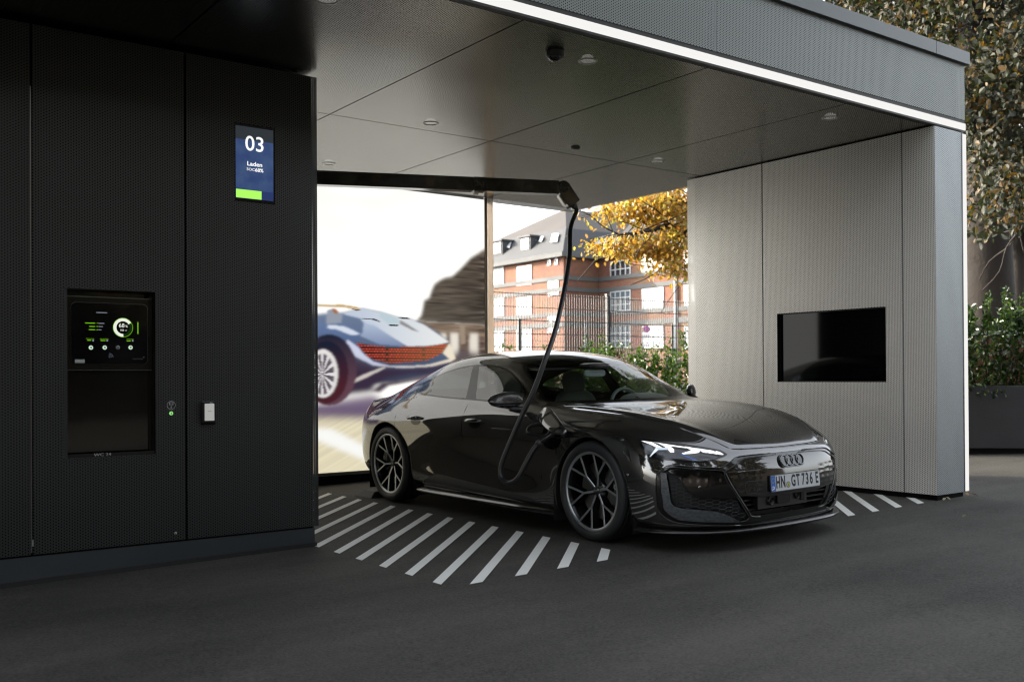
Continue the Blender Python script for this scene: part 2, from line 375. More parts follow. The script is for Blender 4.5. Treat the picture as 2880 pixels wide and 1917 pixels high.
# fascia with cap and LED line
fas = empty('fascia', (0,0,0), parent=bld); fas.matrix_parent_inverse = Matrix.Translation(-bx)
FX = [-3.4, 5.272, 8.522]
for i in range(2):
    m_ = MB(); a = FX[i]+(.005 if i else 0); b_ = FX[i+1]-(.005 if i < 1 else 0)
    sheet(m_, 'y', Y0, a, b_, 3.312, 3.803)
    if i == 1: m_.add([(FX[2],Y0,3.312),(FX[2],Y0+5.4,3.312),(FX[2],Y0+5.4,3.803),(FX[2],Y0,3.803)], [(0,1,2,3)])
    m_.build('fascia_panel', P_fas, fas)
m_ = MB(); m_.box(-3.4, 5.23, Y0+.05, Y0+.12, 3.30, 3.80); m_.box(5.31, FX[2]-.05, Y0+.05, Y0+.12, 3.30, 3.80); m_.box(-3.4, 8.46, Y0+.12, 10.0, 3.24, 3.78)
m_.build('roof_core', CAVITY, fas)
m_ = MB(); m_.box(5.268, 5.276, Y0+.002, Y0+.02, 3.312, 3.80); m_.build('seam_strip', mat('seam light', (.30,.31,.30), .5), fas)
m_ = MB()
cj = [-3.4, 2.0, 8.010, 8.555]
for i in range(3): m_.box(cj[i]+(.0015 if i else 0), cj[i+1]-(.0015 if i < 2 else 0), Y0-.036, Y0+.6, 3.803, 3.915)
m_.build('roof_cap', CAPM, fas, bevel=.003)
m_ = MB(); m_.box(-3.4, 8.55, Y0+.6, 10.1, 3.79, 3.90); m_.box(8.40,8.55,Y0+.61,10.1,3.80,3.913); m_.build('roof_deck', mat('roof membrane', (.08,.08,.08), .8), fas)
m_ = MB(); m_.box(-3.4, 8.526, Y0+.006, Y0+.045, 3.285, 3.311); m_.box(-3.4, 8.526, Y0+.004, Y0+.05, 3.2055, 3.2205); m_.build('trim_rail', mat('strip rail', (.022,.022,.020), .55), fas)
ls = MB(); LJ = [-3.4, 1.832, 3.842, 5.853, 7.884, 8.533]
for i in range(5): ls.box(LJ[i]+.0012, LJ[i+1]-.0012, Y0-.002, Y0+.035, 3.2210, 3.2800)
ls.build('light_strip', LED, fas)
# soffit
sof = empty('ceiling', (0,0,0), parent=bld); sof.matrix_parent_inverse = Matrix.Translation(-bx)
CX = [-3.4, -1.1, .5, 2.012, 3.621, 5.238, 6.842, 8.374]; CY = [Y0+.055, 7.431, 10.063]
for i in range(len(CX)-1):
    for j in range(2):
        m_ = MB(); a, b_, c_, d_ = CX[i]+.006, CX[i+1]-(.006 if i < 6 else 0), CY[j]+(.006 if j else 0), CY[j+1]-(.006 if j == 0 else 0)
        sheet(m_, 'z', ZC, a, b_, c_, d_); m_.build('ceiling_panel', P_ceil, sof)
m_ = MB(); m_.add([(-3.4,CY[0],ZC+.05),(8.30,CY[0],ZC+.05),(8.30,9.985,ZC+.05),(-3.4,9.985,ZC+.05)], [(0,1,2,3)]); m_.build('ceiling_core', CAVITY, sof)
m_ = MB(); m_.add([(-3.4,10.063,ZC),(8.374,10.063,ZC),(8.374,10.063,3.8),(-3.4,10.063,3.8)], [(0,1,2,3)]); m_.build('rear_fascia', P_fas, sof)

# ------------------------------------------------------------------ ceiling fittings
LAMPR = emat('reflection glow', (1,.97,.9), K0*.55)  # emission added in place of bright reflections in the unlit lamp cones
RING = mat('lamp ring', (.62,.62,.58), .35)
def downlight(x, y, label):
    t = empty('downlight', (x, y, ZC), label, 'ceiling light', 'round downlights in the charging bay ceiling')
    m_ = MB(); m_.lathe([(.052,-.001),(.056,-.005),(.066,-.004),(.068,.001)], (0,0,0), (0,0,1), 40); m_.build('ring', RING, t)
    m_ = MB(); m_.lathe([(.052,0),(.044,.022),(.032,.036),(.0,.038)], (0,0,0), (0,0,1), 40); m_.build('reflector', LAMPR, t)
    return t
dl = downlight(4.453, 5.158, 'round downlight beside the dome camera, near the glowing roof strip')
def dl_at(x, y, label):
    c = copy_tree(dl); c.location = (x, y, ZC); c['label'] = label
dl_at(4.451, 7.202, 'round downlight above the boom joint side, left of the ceiling panel crossing')
dl_at(4.447, 9.146, 'round downlight farthest back, directly above the charging boom by the kiosk wall')
dl_at(7.106, 5.128, 'round downlight nearest the right-hand pillar and the roof strip')
dl_at(7.114, 7.174, 'round downlight near the top corner where the side wall ends above the autumn leaves')
dl_at(2.515, 5.180, 'round downlight half cut off by the top edge, in front of the kiosk wall')
t = empty('dome_camera', (4.146, 5.138, ZC), 'black dome security camera on the ceiling beside a round downlight', 'camera')
m_ = MB(); m_.lathe([(.060,.0),(.060,-.030),(.053,-.038),(.044,-.040)], (0,0,0), (0,0,1), 40); m_.build('housing', mat('camera plastic', (.03,.03,.03), .5), t)
m_ = MB(); m_.lathe([(.044,-.038),(.042,-.050),(.030,-.060),(.014,-.064),(0,-.065)], (0,0,0), (0,0,1), 40); m_.build('dome', GLOSSB, t)
m_ = MB(); m_.lathe([(.011,-.056),(.014,-.070),(.008,-.075),(0,-.076)], (.0,-.0,0), (0,0,1), 24); m_.build('lens', mat('lens glass', (.3,.27,.2), .1, metal=.7), t)
t = empty('smoke_detector', (6.039, 7.184, ZC), 'small flat round detector in the middle of the bay ceiling', 'detector')
m_ = MB(); m_.lathe([(.045,0),(.045,-.008),(.036,-.016),(0,-.018)], (0,0,0), (0,0,1), 32); m_.build('body', mat('detector grey', (.10,.10,.09), .5), t)
m_ = MB(); m_.lathe([(.014,-.017),(.012,-.022),(0,-.022)], (0,0,0), (0,0,1), 20); m_.build('cap', mat('detector cap', (.2,.2,.18), .4), t)

# ------------------------------------------------------------------ status display on the kiosk wall
t = empty('status_display', (2.6, YL, 2.24), 'upright blue screen high on the kiosk wall showing 03 and a green bar', 'screen')
m_ = MB(); m_.box(-.142, .142, .004, .03, .001, .529); m_.build('bezel', mat('display bezel', (.003,.004,.012), .15), t)
S0 = (-.1355, .132, .024, .512)
m_ = MB(); m_.add([(S0[0],.0025,S0[2]),(S0[1],.0025,S0[2]),(S0[1],.0025,.424),(S0[0],.0025,.424)], [(0,1,2,3)])
m2 = MB()
def blue_panel():
    m, n, l, b = newmat('display blue'); n.remove(b)
    tc = n.new('ShaderNodeTexCoord'); t_ = n.new('ShaderNodeTexNoise'); t_.inputs['Scale'].default_value = 9; t_.inputs['Detail'].default_value = 4; l.new(tc.outputs['Object'], t_.inputs[0])
    cr = n.new('ShaderNodeValToRGB'); l.new(t_.outputs[0], cr.inputs[0]); e = cr.color_ramp.elements; e[0].position = .3; e[0].color = (*lin((48,66,112)),1); e[1].position = .7; e[1].color = (*lin((68,88,124)),1)
    e_ = n.new('ShaderNodeEmission'); l.new(cr.outputs[0], e_.inputs[0]); e_.inputs[1].default_value = K0; l.new(e_.outputs[0], n['Material Output'].inputs[0]); return m
m_.build('screen', blue_panel(), t)
m_ = MB(); m_.add([(S0[0],.0024,.424),(S0[1],.0024,.424),(S0[1],.0024,.512),(S0[0],.0024,.512)], [(0,1,2,3)]); m_.build('screen_header', screenmat('display grey', (50,55,60)), t)
m_ = MB(); m_.add([(-.134,.0016,.026),(.046,.0016,.026),(.046,.0016,.083),(-.134,.0016,.083)], [(0,1,2,3)]); m_.build('charge_bar', screenmat('display green', (178,255,104)), t)
m_ = MB(); m_.add([(.046,.0018,.024),(.132,.0018,.024),(.132,.0018,.083),(.046,.0018,.083)], [(0,1,2,3)]); m_.build('charge_bar_rest', screenmat('display navy', (44,58,104)), t)
WT = screenmat('display white', (255,255,255), 1.05)
fr = lambda x, z, y=.0012: frame((x, y, z), (1,0,0), (0,0,1))
textmesh('bay_number', '03', .142, fr(.0, .396), WT, t, bold=.0012)
textmesh('status_text', 'Laden', .040, fr(-.002, .262), WT, t, bold=.0008, sx=1.15)
textmesh('status_text', 'SOC', .026, fr(-.030, .224), WT, t, sx=1.15)
textmesh('status_text', '68%', .034, fr(.030, .224), WT, t, bold=.0007, sx=1.05)

# ------------------------------------------------------------------ payment terminal in the kiosk wall
t = empty('charging_terminal', (TERM[0], YL, TERM[2]), 'recessed black terminal with a touchscreen reading 68 percent in the kiosk wall', 'terminal')
Wt, Ht = TERM[1]-TERM[0], TERM[3]-TERM[2]
m_ = MB(); m_.box(-.004, .0, .0005, .13, 0, Ht); m_.box(Wt, Wt+.004, .0005, .13, 0, Ht); m_.box(0, Wt, .0005, .13, -.004, 0); m_.box(0, Wt, .0005, .13, Ht, Ht+.004); m_.build('housing', mat('terminal housing', (.008,.008,.007), .35), t)
m_ = MB(); m_.box(0, Wt, .12, .13, 0, Ht); m_.build('back_plate', GLOSSB, t)
TGL = mat('terminal dark glass', (.005,.005,.004), .05, spec=.7)
m_ = MB(); m_.box(.002, Wt-.03, .045, .055, .030, .532); m_.build('lower_glass', TGL, t)
m_ = MB(); m_.box(.002, Wt-.012, .030, .045, .537, .993); m_.build('upper_panel', mat('terminal frame', (.012,.011,.008), .12), t, bevel=.002)
EDM = mat('edge metal', (.18,.20,.20), .3, metal=.8)
for q in ((.990,.994),(.536,.539)): m_ = MB(); m_.box(.002, Wt-.012, .026, .0302, *q); m_.build('panel_edge', EDM, t)
m_ = MB()
for xx in (Wt-.030, Wt-.018, Wt-.008): m_.box(xx, xx+.003, .02, .06, .012, Ht-.03)
m_.build('slide_rail', mat('rail', (.03,.03,.025), .25, metal=.6), t)
m_ = MB(); m_.box(.0, Wt, .01, .05, .0, .022); m_.build('sill', mat('sill black', (.01,.01,.01), .15), t)
textmesh('sill_text', 'WC 24', .026, frame((.205,.0088,.012),(1,0,0),(0,0,1)), mat('sill print', (.4,.4,.4), .4), t, sx=1.3)
def rrect(x0, x1, z0, z1, r, n=6):
    P = []
    for cx, cz, a0 in ((x1-r,z1-r,0),(x0+r,z1-r,90),(x0+r,z0+r,180),(x1-r,z0+r,270)):
        for k in range(n+1):
            a = R_(a0+90*k/n); P.append((cx+r*math.cos(a), cz+r*math.sin(a)))
    return P
sx0, sx1, sz0, sz1 = .027, .485, .575, .955
m_ = MB(); P = rrect(sx0, sx1, sz0, sz1, .03); m_.prism([(x, .030, z) for x, z in P], (0,-.006,0)); m_.build('screen_glass', mat('screen glass', (.003,.003,.004), .08), t)
m_ = MB(); m_.tube([(x, .0265, z) for x, z in P], .0022, 6, closed=True); m_.build('screen_rim', mat('screen rim', (.10,.11,.12), .3, metal=.7), t)
scr = empty('screen_image', (0,0,0), parent=t)
def disc(m_, x, z, r, y, n=28, r0=0, a0=0, a1=360):
    vs = []; fs = []
    for k in range(n+1):
        a = R_(a0+(a1-a0)*k/n); vs += [(x+r*math.cos(a), y, z+r*math.sin(a)), (x+r0*math.cos(a), y, z+r0*math.sin(a))]
    for k in range(n): fs.append((2*k, 2*k+2, 2*k+3, 2*k+1))
    m_.add(vs, fs)
GRN = screenmat('ui green', (120,190,20)); DGRN = screenmat('ui dark green', (18,44,14)); UW = screenmat('ui white', (235,238,225)); UG = screenmat('ui grey', (130,140,150))
yy = .0236
# pixel -> terminal coordinates for the screen graphics (measured on the panel)
def T(px, pz): return (sx0+(px-270)/1128*(sx1-sx0), sz1-(pz-255+(px-270)*-.035)/(912)*(sz1-sz0))
cx, cz = T(1025, 640)
m_ = MB(); disc(m_, cx, cz, .058, yy, 48, .040, 32, 272); m_.build('charge_ring', UW, scr)
m_ = MB(); disc(m_, cx, cz, .058, yy, 24, .040, -88, 32); m_.build('charge_ring_rest', DGRN, scr)
m_ = MB(); disc(m_, cx, cz, .061, yy, 48, .0585); m_.build('charge_ring_edge', GRN, scr)
textmesh('screen_text', '68', .036, frame((cx-.008, yy, cz+.012),(1,0,0),(0,0,1)), UW, scr)
textmesh('screen_text', '%', .022, frame((cx+.022, yy, cz+.008),(1,0,0),(0,0,1)), UW, scr)
textmesh('screen_text', '103', .017, frame((cx-.006, yy, cz-.017),(1,0,0),(0,0,1)), UW, scr)
textmesh('screen_text', 'kW', .008, frame((cx+.018, yy, cz-.018),(1,0,0),(0,0,1)), UW, scr)
m_ = MB(); m3 = MB()
rnd = random.Random(4)
def dash(m_, px0, px1, pz, h=.005, seg=.006):
    x0, z = T(px0, pz); x1, _ = T(px1, pz); x = x0
    while x < x1-.002:
        w = min(seg*rnd.uniform(.6,1.3), x1-x); m_.add([(x,yy,z-h/2),(x+w,yy,z-h/2),(x+w,yy,z+h/2),(x,yy,z+h/2)], [(0,1,2,3)]); x += w+.0012
for a, b_, z in ((468,615,565),(528,615,617),(522,615,664),(640,650,568),(636,654,618),(636,654,668),(498,556,822),(690,764,830),(1078,1142,842)): m_ = MB(); dash(m_, a, b_, z, .0050, 1); m_.build('screen_line', GRN, scr)
for a, b_, z in ((482,600,797),(682,808,803),(1078,1188,815)): m_ = MB(); dash(m_, a, b_, z, .0018, 1); m_.build('screen_line', GRN, scr)
m_ = MB(); x0, z0 = T(1250,560); x1, z1 = T(1250,740); m_.add([(x0-.003,yy,z1),(x0+.003,yy,z1),(x0+.003,yy,z0),(x0-.003,yy,z0)], [(0,1,2,3)])
m_.build('level_bar', GRN, scr)
m_ = MB()
for a, b_, z in ((662,748,572),(662,726,620),(662,705,668),(632,790,410)): m_ = MB(); dash(m_, a, b_, z, .0045, 1); m_.build('screen_line', UG, scr)
for a, z in ((585,828),(790,832),(1170,842)): m_ = MB(); x, zz = T(a, z); disc(m_, x, zz, .0055, yy, 10); m_.build('screen_dot', UG, scr)
BTN = screenmat('button glow', (205,232,205)); BTD = mat('button dim', (.15,.15,.17), .3)
for px_, pz_, on in ((552,932,1),(753,936,1),(948,940,0),(1138,944,1)):
    x, z = T(px_, pz_); b_ = MB(); b_.lathe([(0,-.004),(.008,-.005),(.0125,-.003),(.0135,.001)], (x,.0245,z), (0,1,0), 24); bo = b_.build('button', BTN if on else mat('button off', (.35,.35,.38), .3, metal=.6), t)
    b_ = MB(); b_.lathe([(0,-.0005),(.0055,-.0005)], (x,.0190,z), (0,1,0), 16); b_.build('button_mark', BTD, bo)
m_ = MB(); x, z = T(815,1085)
for r in (.012,.022,.032): disc(m_, x-.004, z-.004, r, yy, 12, r-.0045, 10, 80)
m_.build('contactless_mark', mat('print blue grey', (.16,.20,.27), .5), t)
m_ = MB(); a = T(322,1100); b_ = T(462,1158); m_.add([(a[0],yy,b_[1]),(b_[0],yy,b_[1]),(b_[0],yy,a[1]),(a[0],yy,a[1])], [(0,1,2,3)]); m_.build('sticker', mat('white sticker', (.42,.44,.43), .5), t)
m_ = MB(); x, z = T(1340,1100); m_.add([(x-.007,yy,z+.005),(x+.005,yy,z+.005),(x,yy,z-.005)], [(0,1,2)]); m_.build('maker_mark', mat('print grey', (.14,.15,.17), .5), t)
textmesh('maker_text', 'hypercharger', .0125, frame((T(1250,1118)[0], yy, T(1250,1118)[1]),(1,.0,0),(0,0,1)), mat('print grey dim', (.10,.11,.12), .5), t)
# ring symbol and green push button beside the terminal
t = empty('lift_button', (2.027, YL, .823), 'ring symbol above a glowing green push button, right of the terminal', 'button')
m_ = MB(); disc(m_, 0, .052, .0275, -.0012, 40, .0255); m_.add([(-.011,-.0012,.054),(.011,-.0012,.054),(.011,-.0012,.071),(-.011,-.0012,.071)], []); 
for q in ((-.013,.013,.068,.071),(-.013,.013,.054,.057),(-.013,-.010,.054,.071),(.010,.013,.054,.071),(-.0012,.0012,.034,.047),(-.006,.006,.036,.0385)): m_.add([(q[0],-.0012,q[2]),(q[1],-.0012,q[2]),(q[1],-.0012,q[3]),(q[0],-.0012,q[3])], [(0,1,2,3)])
m_.build('symbol', mat('white print', (.65,.65,.65), .5), t)
m_ = MB(); disc(m_, 0, .052, .0255, -.0006, 40); m_.build('symbol_plate', mat('symbol plate', (.02,.022,.022), .5), t)
m_ = MB(); m_.lathe([(0,-.006),(.008,-.006),(.012,-.003),(.0125,.001)], (0,0,0), (0,1,0), 28); m_.build('push_button', screenmat('green ring glow', (150,235,130)), t)
m_ = MB(); m_.lathe([(0,-.0075),(.0055,-.0072),(.006,-.006)], (0,0,0), (0,1,0), 20); m_.build('push_centre', mat('button steel', (.2,.25,.2), .3, metal=.6), t)
# card reader
t = empty('card_reader', (2.268, YL, .757), 'small black card reader with a lit grey screen on the kiosk door', 'card reader')
m_ = MB(); m_.box(-.048, .048, -.028, -.001, -.002, .138); m_.build('body', mat('reader body', (.010,.010,.011), .3), t, bevel=.004)
m_ = MB(); m_.box(-.032, .032, -.0295, -.0284, .012, .124); m_.build('screen', screenmat('reader screen', (168,168,165)), t)
m_ = MB(); m_.box(.002, .020, -.0292, -.0285, .128, .132); m_.build('brand_mark', mat('reader print', (.6,.6,.6), .5), t)
m_ = MB(); m_.box(-.040, .040, -.026, -.001, -.014, -.004); m_.build('cable_gland', BLACK, t)
textmesh('reader_text', 'Karte', .010, frame((.0,-.0300,.074),(1,0,0),(0,0,1)), mat('reader ink', (.12,.12,.12), .6), t)
# wall television
t = empty('wall_television', (XR, (TV[0]+TV[1])/2, TV[2]), 'large switched-off black screen set flush in the pale side wall', 'television')
hw = (TV[1]-TV[0])/2
m_ = MB(); m_.box(.0475, .09, -hw, hw, .0, TV[3]-TV[2]); m_.build('screen', mat('dead screen', (.0025,.0025,.003), .045, spec=.6), t)
m_ = MB()
for q in ((-hw,-hw+.010,0,.682),(hw-.010,hw,0,.682),(-hw+.010,hw-.010,.672,.682),(-hw+.010,hw-.010,0,.010)): m_.box(.043, .0472, q[0], q[1], q[2], q[3])
m_.build('bezel', mat('tv bezel', (.006,.006,.007), .35), t)
m_ = MB(); m_.box(.0005, .06, hw, hw+.003, 0, .682); m_.box(.0005, .06, -hw-.003, -hw, 0, .682); m_.box(.0005, .06, -hw, hw, .682, .685); m_.box(.0005, .06, -hw, hw, -.003, 0); m_.build('recess_lining', BLACK, t)
m_ = MB(); sheet(m_, 'y', 9.862, -3.4, 2.835, -.15, ZC-.01); m_.box(-3.4, 2.835, 9.92, 9.96, -.2, ZC-.01, 1); m_.build('back_panel', [P_left, CAVITY], bld).matrix_parent_inverse = Matrix.Translation(-bx)
# ------------------------------------------------------------------ backlit picture wall at the back of the bay
F_ = np.array(_F); Rr_ = np.array(_R); Uu_ = np.array(_U); C0_ = np.array([0,0,CAMZ])
def ray(u, v): return F_ + Rr_*(u-1439.65)/2792.35 - Uu_*(v-1041.8)/2792.35
def onp(u, v, ax, val):
    d = ray(u, v); t = (val-C0_[ax])/d[ax]; return C0_+t*d
YP = 9.86
t = empty('lightbox_picture', (5.0, YP, 0), 'floor-to-ceiling backlit picture of a silver open sports car at the back of the bay', 'picture wall')
PX0, PX1, PZ0, PZ1 = 2.86, 6.845, .018, 3.185
nx, nz = 440, 372
gx = np.linspace(PX0, PX1, nx+1); gz = np.linspace(PZ0, PZ1, nz+1)
cx_, cz_ = np.meshgrid((gx[1:]+gx[:-1])/2, (gz[1:]+gz[:-1])/2)
img = np.zeros((nz, nx, 3)); rs = np.random.RandomState(3)
def S3(c): return np.array(lin(c))
def blur(a, kx, kz):
    for ax, k in ((1, kx), (0, kz)):
        if k < 1: continue
        ker = np.exp(-.5*(np.arange(-3*k, 3*k+1)/k)**2); ker /= ker.sum()
        p = np.pad(a, [(3*k,3*k) if i == ax else (0,0) for i in range(a.ndim)], mode='edge')
        a = np.apply_along_axis(lambda x: np.convolve(x, ker, 'valid'), ax, p)
    return a
def pw(pts, off, s):
    return [tuple(onp(off[0]+x/s, off[1]+y/s, 1, YP)[[0,2]]) for x, y in pts]
def inside(P):
    P = np.array(P); r = np.zeros(cx_.shape, bool); n = len(P)
    for i in range(n):
        x1, y1 = P[i]; x2, y2 = P[(i+1) % n]
        c = ((y1 > cz_) != (y2 > cz_)); 
        with np.errstate(divide='ignore', invalid='ignore'):
            xx = (x2-x1)*(cz_-y1)/(y2-y1)+x1
        r ^= c & (cx_ < xx)
    return r.astype(float)
def paintp(P, col, soft=1, tex=None):
    m = inside(P)
    if soft: m = blur(m, soft, soft)
    m = m[..., None]; c = col if isinstance(col, np.ndarray) and col.ndim == 3 else np.broadcast_to(np.array(col), img.shape)
    if tex is not None: c = c*tex[..., None]
    img[:] = img*(1-m)+c*m
def grad(c0, c1, z0, z1):
    k = np.clip((cz_-z0)/(z1-z0), 0, 1)[..., None]; return S3(c0)*(1-k)+S3(c1)*k
def gradx(c0, c1, x0, x1):
    k = np.clip((cx_-x0)/(x1-x0), 0, 1)[..., None]; return S3(c0)*(1-k)+S3(c1)*k
A_ = ((880,480),3.0154); B_ = ((1000,950),2.6139); D_ = ((0,0),1/1.2224)
cloud = blur(rs.randn(nz, nx), 26, 9); cloud /= cloud.std()
streak = blur(rs.randn(nz, nx), 9, 1); streak /= streak.std()
img[:] = S3((253,251,245))*1.22
k = np.clip((cz_-2.2)/1.0, 0, 1)*np.clip((6.2-cx_)/1.4, 0, 1); img[:] *= (1-.36*(k*np.clip(.55+.35*cloud, 0, 1)))[..., None]
# road at the bottom: diagonal streaks
hz = onp(1100, 1140, 1, YP)[2]
q = (cx_*math.cos(-.45)-cz_*math.sin(-.45)); s_ = (cx_*math.sin(-.45)+cz_*math.cos(-.45))
xx = np.linspace(-1, 1, 900); st1 = np.convolve(rs.randn(900), np.ones(5)/5, 'same')
dstreak = np.interp(s_, np.linspace(s_.min(), s_.max(), 900), st1)
road = S3((226,216,186))*(1+.10*dstreak[..., None])
mroad = (cz_ < hz).astype(float)[..., None]; img[:] = img*(1-mroad)+road*mroad
paintp(pw([(700,985),(760,985),(880,1045),(880,1075),(700,1000)], *D_), S3((252,252,248)), 3)
paintp(pw([(560,935),(733,925),(860,905),(900,935),(860,962),(733,960),(560,985)], *D_), grad((96,78,112),(150,135,150), hz-.1, hz+.25), 5)
# cliff
cl = pw([(1480,650),(1450,665),(1390,705),(1340,735),(1295,780),(1230,848),(1180,893),(1120,905),(1080,922),(1030,958),(1005,1010),(985,1075),(940,1100),(930,1160),(915,1225),(875,1275),(1000,1290),(1480,1320)], *A_)
paintp(cl, grad((92,86,78),(104,92,80), 1.5, 2.6), 2, tex=np.clip(.80+.16*streak+.06*cloud, .4, 2))
# balustrade
paintp(pw([(860,1272),(1480,1308),(1480,1420),(1000,1400)], *A_), S3((128,110,94)), 1, tex=np.clip(1+.18*streak, .5, 1.6))
paintp(pw([(1000,1380),(1480,1400),(1480,1620),(1480,1800),(1100,1700)], *A_), S3((108,90,80)), 1, tex=np.clip(1+.15*streak, .5, 1.6))
for a, b_ in ((1082,1128),(1165,1232),(1330,1398)): paintp(pw([(a,1375),(b_,1378),(b_+4,1580),(a-6,1575)], *A_), S3((236,228,215)), 2)
paintp(pw([(1245,1305),(1290,1308),(1292,1470),(1250,1470)], *A_), S3((160,142,124)), 1)
paintp(pw([(700,140),(760,90),(1000,130),(1000,260),(700,220)], *B_), S3((98,88,92)), 4)
# the car: lower body, flank, deck
paintp(pw([(-320,1240),(-100,1215),(40,1210),(260,1200),(420,1165),(570,1195),(720,1240),(830,1255),(950,1310),(1060,1370),(1150,1450),(1120,1530),(1180,1600),(1100,1720),(700,1800),(40,1800),(-320,1700)], *A_), grad((44,52,76),(120,138,168), .9, 1.95), 2)
paintp(pw([(40,1290),(110,1300),(240,1300),(350,1345),(430,1390),(370,1460),(430,1580),(230,1560),(120,1420),(40,1400)], *A_), grad((44,56,90),(112,134,176), 1.15, 1.75), 2)
paintp(pw([(130,1305),(260,1318),(350,1355),(400,1385),(330,1395),(200,1345),(120,1335)], *A_), S3((214,222,236)), 1)
paintp(pw([(255,1205),(420,1165),(570,1200),(720,1240),(830,1258),(950,1310),(1155,1452),(1050,1488),(800,1488),(600,1390),(430,1290),(400,1250),(280,1222)], *A_), gradx((196,206,222),(236,238,236), 5.2, 6.3), 1)
paintp(pw([(430,1290),(520,1310),(790,1485),(770,1490),(560,1470),(400,1400),(420,1370)], *A_), grad((90,108,150),(186,200,222), 1.3, 1.7), 1)
paintp(pw([(570,1195),(720,1250),(735,1300),(640,1305),(560,1235)], *A_), S3((190,208,216)), 1)
for P in ([(410,1258),(430,1248),(520,1252),(575,1282),(560,1280),(500,1262)], [(715,1245),(800,1242),(820,1256),(760,1254)], [(640,1302),(725,1302),(720,1316),(650,1314)]): paintp(pw(P, *A_), S3((24,22,20)), 0)
paintp(pw([(735,1262),(800,1300),(910,1372),(840,1350),(740,1300)], *A_), S3((142,138,140)), 1)
paintp(pw([(-300,1120),(40,1133),(250,1134),(370,1152),(405,1172),(390,1182),(330,1170),(230,1155),(40,1152),(-300,1145)], *A_), S3((196,164,108)), 1)
paintp(pw([(325,1170),(400,1180),(370,1187)], *A_), S3((40,30,24)), 0)
paintp(pw([(120,1180),(170,1168),(220,1210),(250,1215),(240,1290),(110,1300)], *A_), S3((150,158,172)), 1); paintp(pw([(155,1175),(190,1170),(222,1205),(190,1215)], *A_), S3((170,104,60)), 1)
# tail lamp
lamp = pw([(5,35),(120,55),(240,66),(500,64),(690,36),(640,110),(520,168),(250,188),(100,150),(40,90)], *B_)
paintp(lamp, gradx((44,30,34),(120,92,62), 5.3, 6.3), 1)
lm = inside(lamp); du, dz = .040, .030; row = np.floor(cz_/dz); ff = np.abs(((cx_/du+.5*(row % 2)) % 1)-.5); gg = np.abs(((cz_/dz) % 1)-.5)
zl = onp(1100, 1000, 1, YP)[2]
dots = ((ff < .27) & (gg < .27) & (ff > .05)).astype(float)*lm*np.clip((cz_-(zl-.16))/.12, .15, 1)
img[:] = img*(1-dots[..., None])+np.array(lin((238,88,62)))*1.0*dots[..., None]
paintp(pw([(-60,10),(20,70),(60,120),(130,175),(250,205),(400,206),(540,196),(690,155),(640,110),(690,36),(735,150),(700,175),(560,212),(350,224),(130,205),(0,140),(-80,60)], *B_), gradx((205,210,232),(240,228,206), 5.3, 6.3), 1)
paintp(pw([(-150,180),(0,150),(130,208),(350,226),(560,214),(700,180),(640,235),(520,262),(400,268),(230,300),(150,345),(120,395),(0,410),(-150,430)], *B_), grad((58,46,66),(82,72,86), 1.1, 1.35), 3)
paintp(pw([(-60,330),(60,268),(210,210),(225,216),(80,290),(-60,350)], *B_), S3((205,196,190)), 1)
paintp(pw([(110,395),(190,325),(330,308),(520,272),(640,240),(560,300),(420,318),(250,350),(180,400)], *B_), S3((72,58,74)), 2)
# wheel
def ell(cx, cy, rx, ry, a0=0, a1=360, n=40): return [(cx+rx*math.cos(R_(a0+(a1-a0)*k/n)), cy+ry*math.sin(R_(a0+(a1-a0)*k/n))) for k in range(n)]
paintp(pw(ell(925,1040,78,100), (0,0), 1), grad((96,66,78),(34,38,56), .95, 1.5), 1)
paintp(pw(ell(917,1046,62,88), (0,0), 1), grad((74,34,44),(30,34,52), .95, 1.4), 1)
paintp(pw(ell(908,1050,42,68), (0,0), 1), S3((232,228,226)), 1)
paintp(pw(ell(906,1052,34,58), (0,0), 1), S3((96,88,96)), 1)
for k in range(12):
    a = 2*math.pi*k/12
    paintp(pw([(906,1052),(906+36*math.cos(a-.10),1052+60*math.sin(a-.10)),(906+36*math.cos(a+.10),1052+60*math.sin(a+.10))], (0,0), 1), S3((226,222,224)), 0)
img[:] = blur(img, 1, 0)
img *= (1-.06*np.clip((cx_-6.45)/.4, 0, 1)-.05*np.clip((cz_-2.95)/.25, 0, 1))[..., None]
vx, vz = np.meshgrid(gx, gz)
verts = np.stack([vx.ravel()-5.0, np.zeros(vx.size), vz.ravel()], 1)
idx = np.arange((nz+1)*(nx+1)).reshape(nz+1, nx+1)
faces = np.stack([idx[:-1,:-1], idx[:-1,1:], idx[1:,1:], idx[1:,:-1]], -1).reshape(-1, 4)
me = bpy.data.meshes.new('picture'); me.from_pydata(verts, [], faces.tolist())
ca = me.color_attributes.new('picture', 'FLOAT_COLOR', 'CORNER')
fc = np.ones((faces.shape[0], 4, 4), np.float32); fc[:, :, :3] = img.reshape(-1, 3)[:, None, :]
ca.data.foreach_set('color', fc.ravel())
m, n, l, b = newmat('backlit print'); n.remove(b)
at = n.new('ShaderNodeAttribute'); at.attribute_name = 'picture'; e_ = n.new('ShaderNodeEmission'); e_.inputs[1].default_value = K0*.98
l.new(at.outputs[0], e_.inputs[0]); l.new(e_.outputs[0], n['Material Output'].inputs[0]); me.materials.append(m)
o = bpy.data.objects.new('picture', me); COL.objects.link(o); o.parent = t
BRZ = mat('bronze frame', (.20,.145,.085), .45, metal=.3)
m_ = MB(); m_.box(PX0-5-.02, PX1-5+.012, -.012, .06, PZ1, PZ1+.012); m_.box(PX1-5, PX1-5+.012, -.012, .06, PZ0, PZ1); m_.box(PX0-5-.02, PX0-5, -.012, .06, PZ0, PZ1); m_.build('frame', BRZ, t)
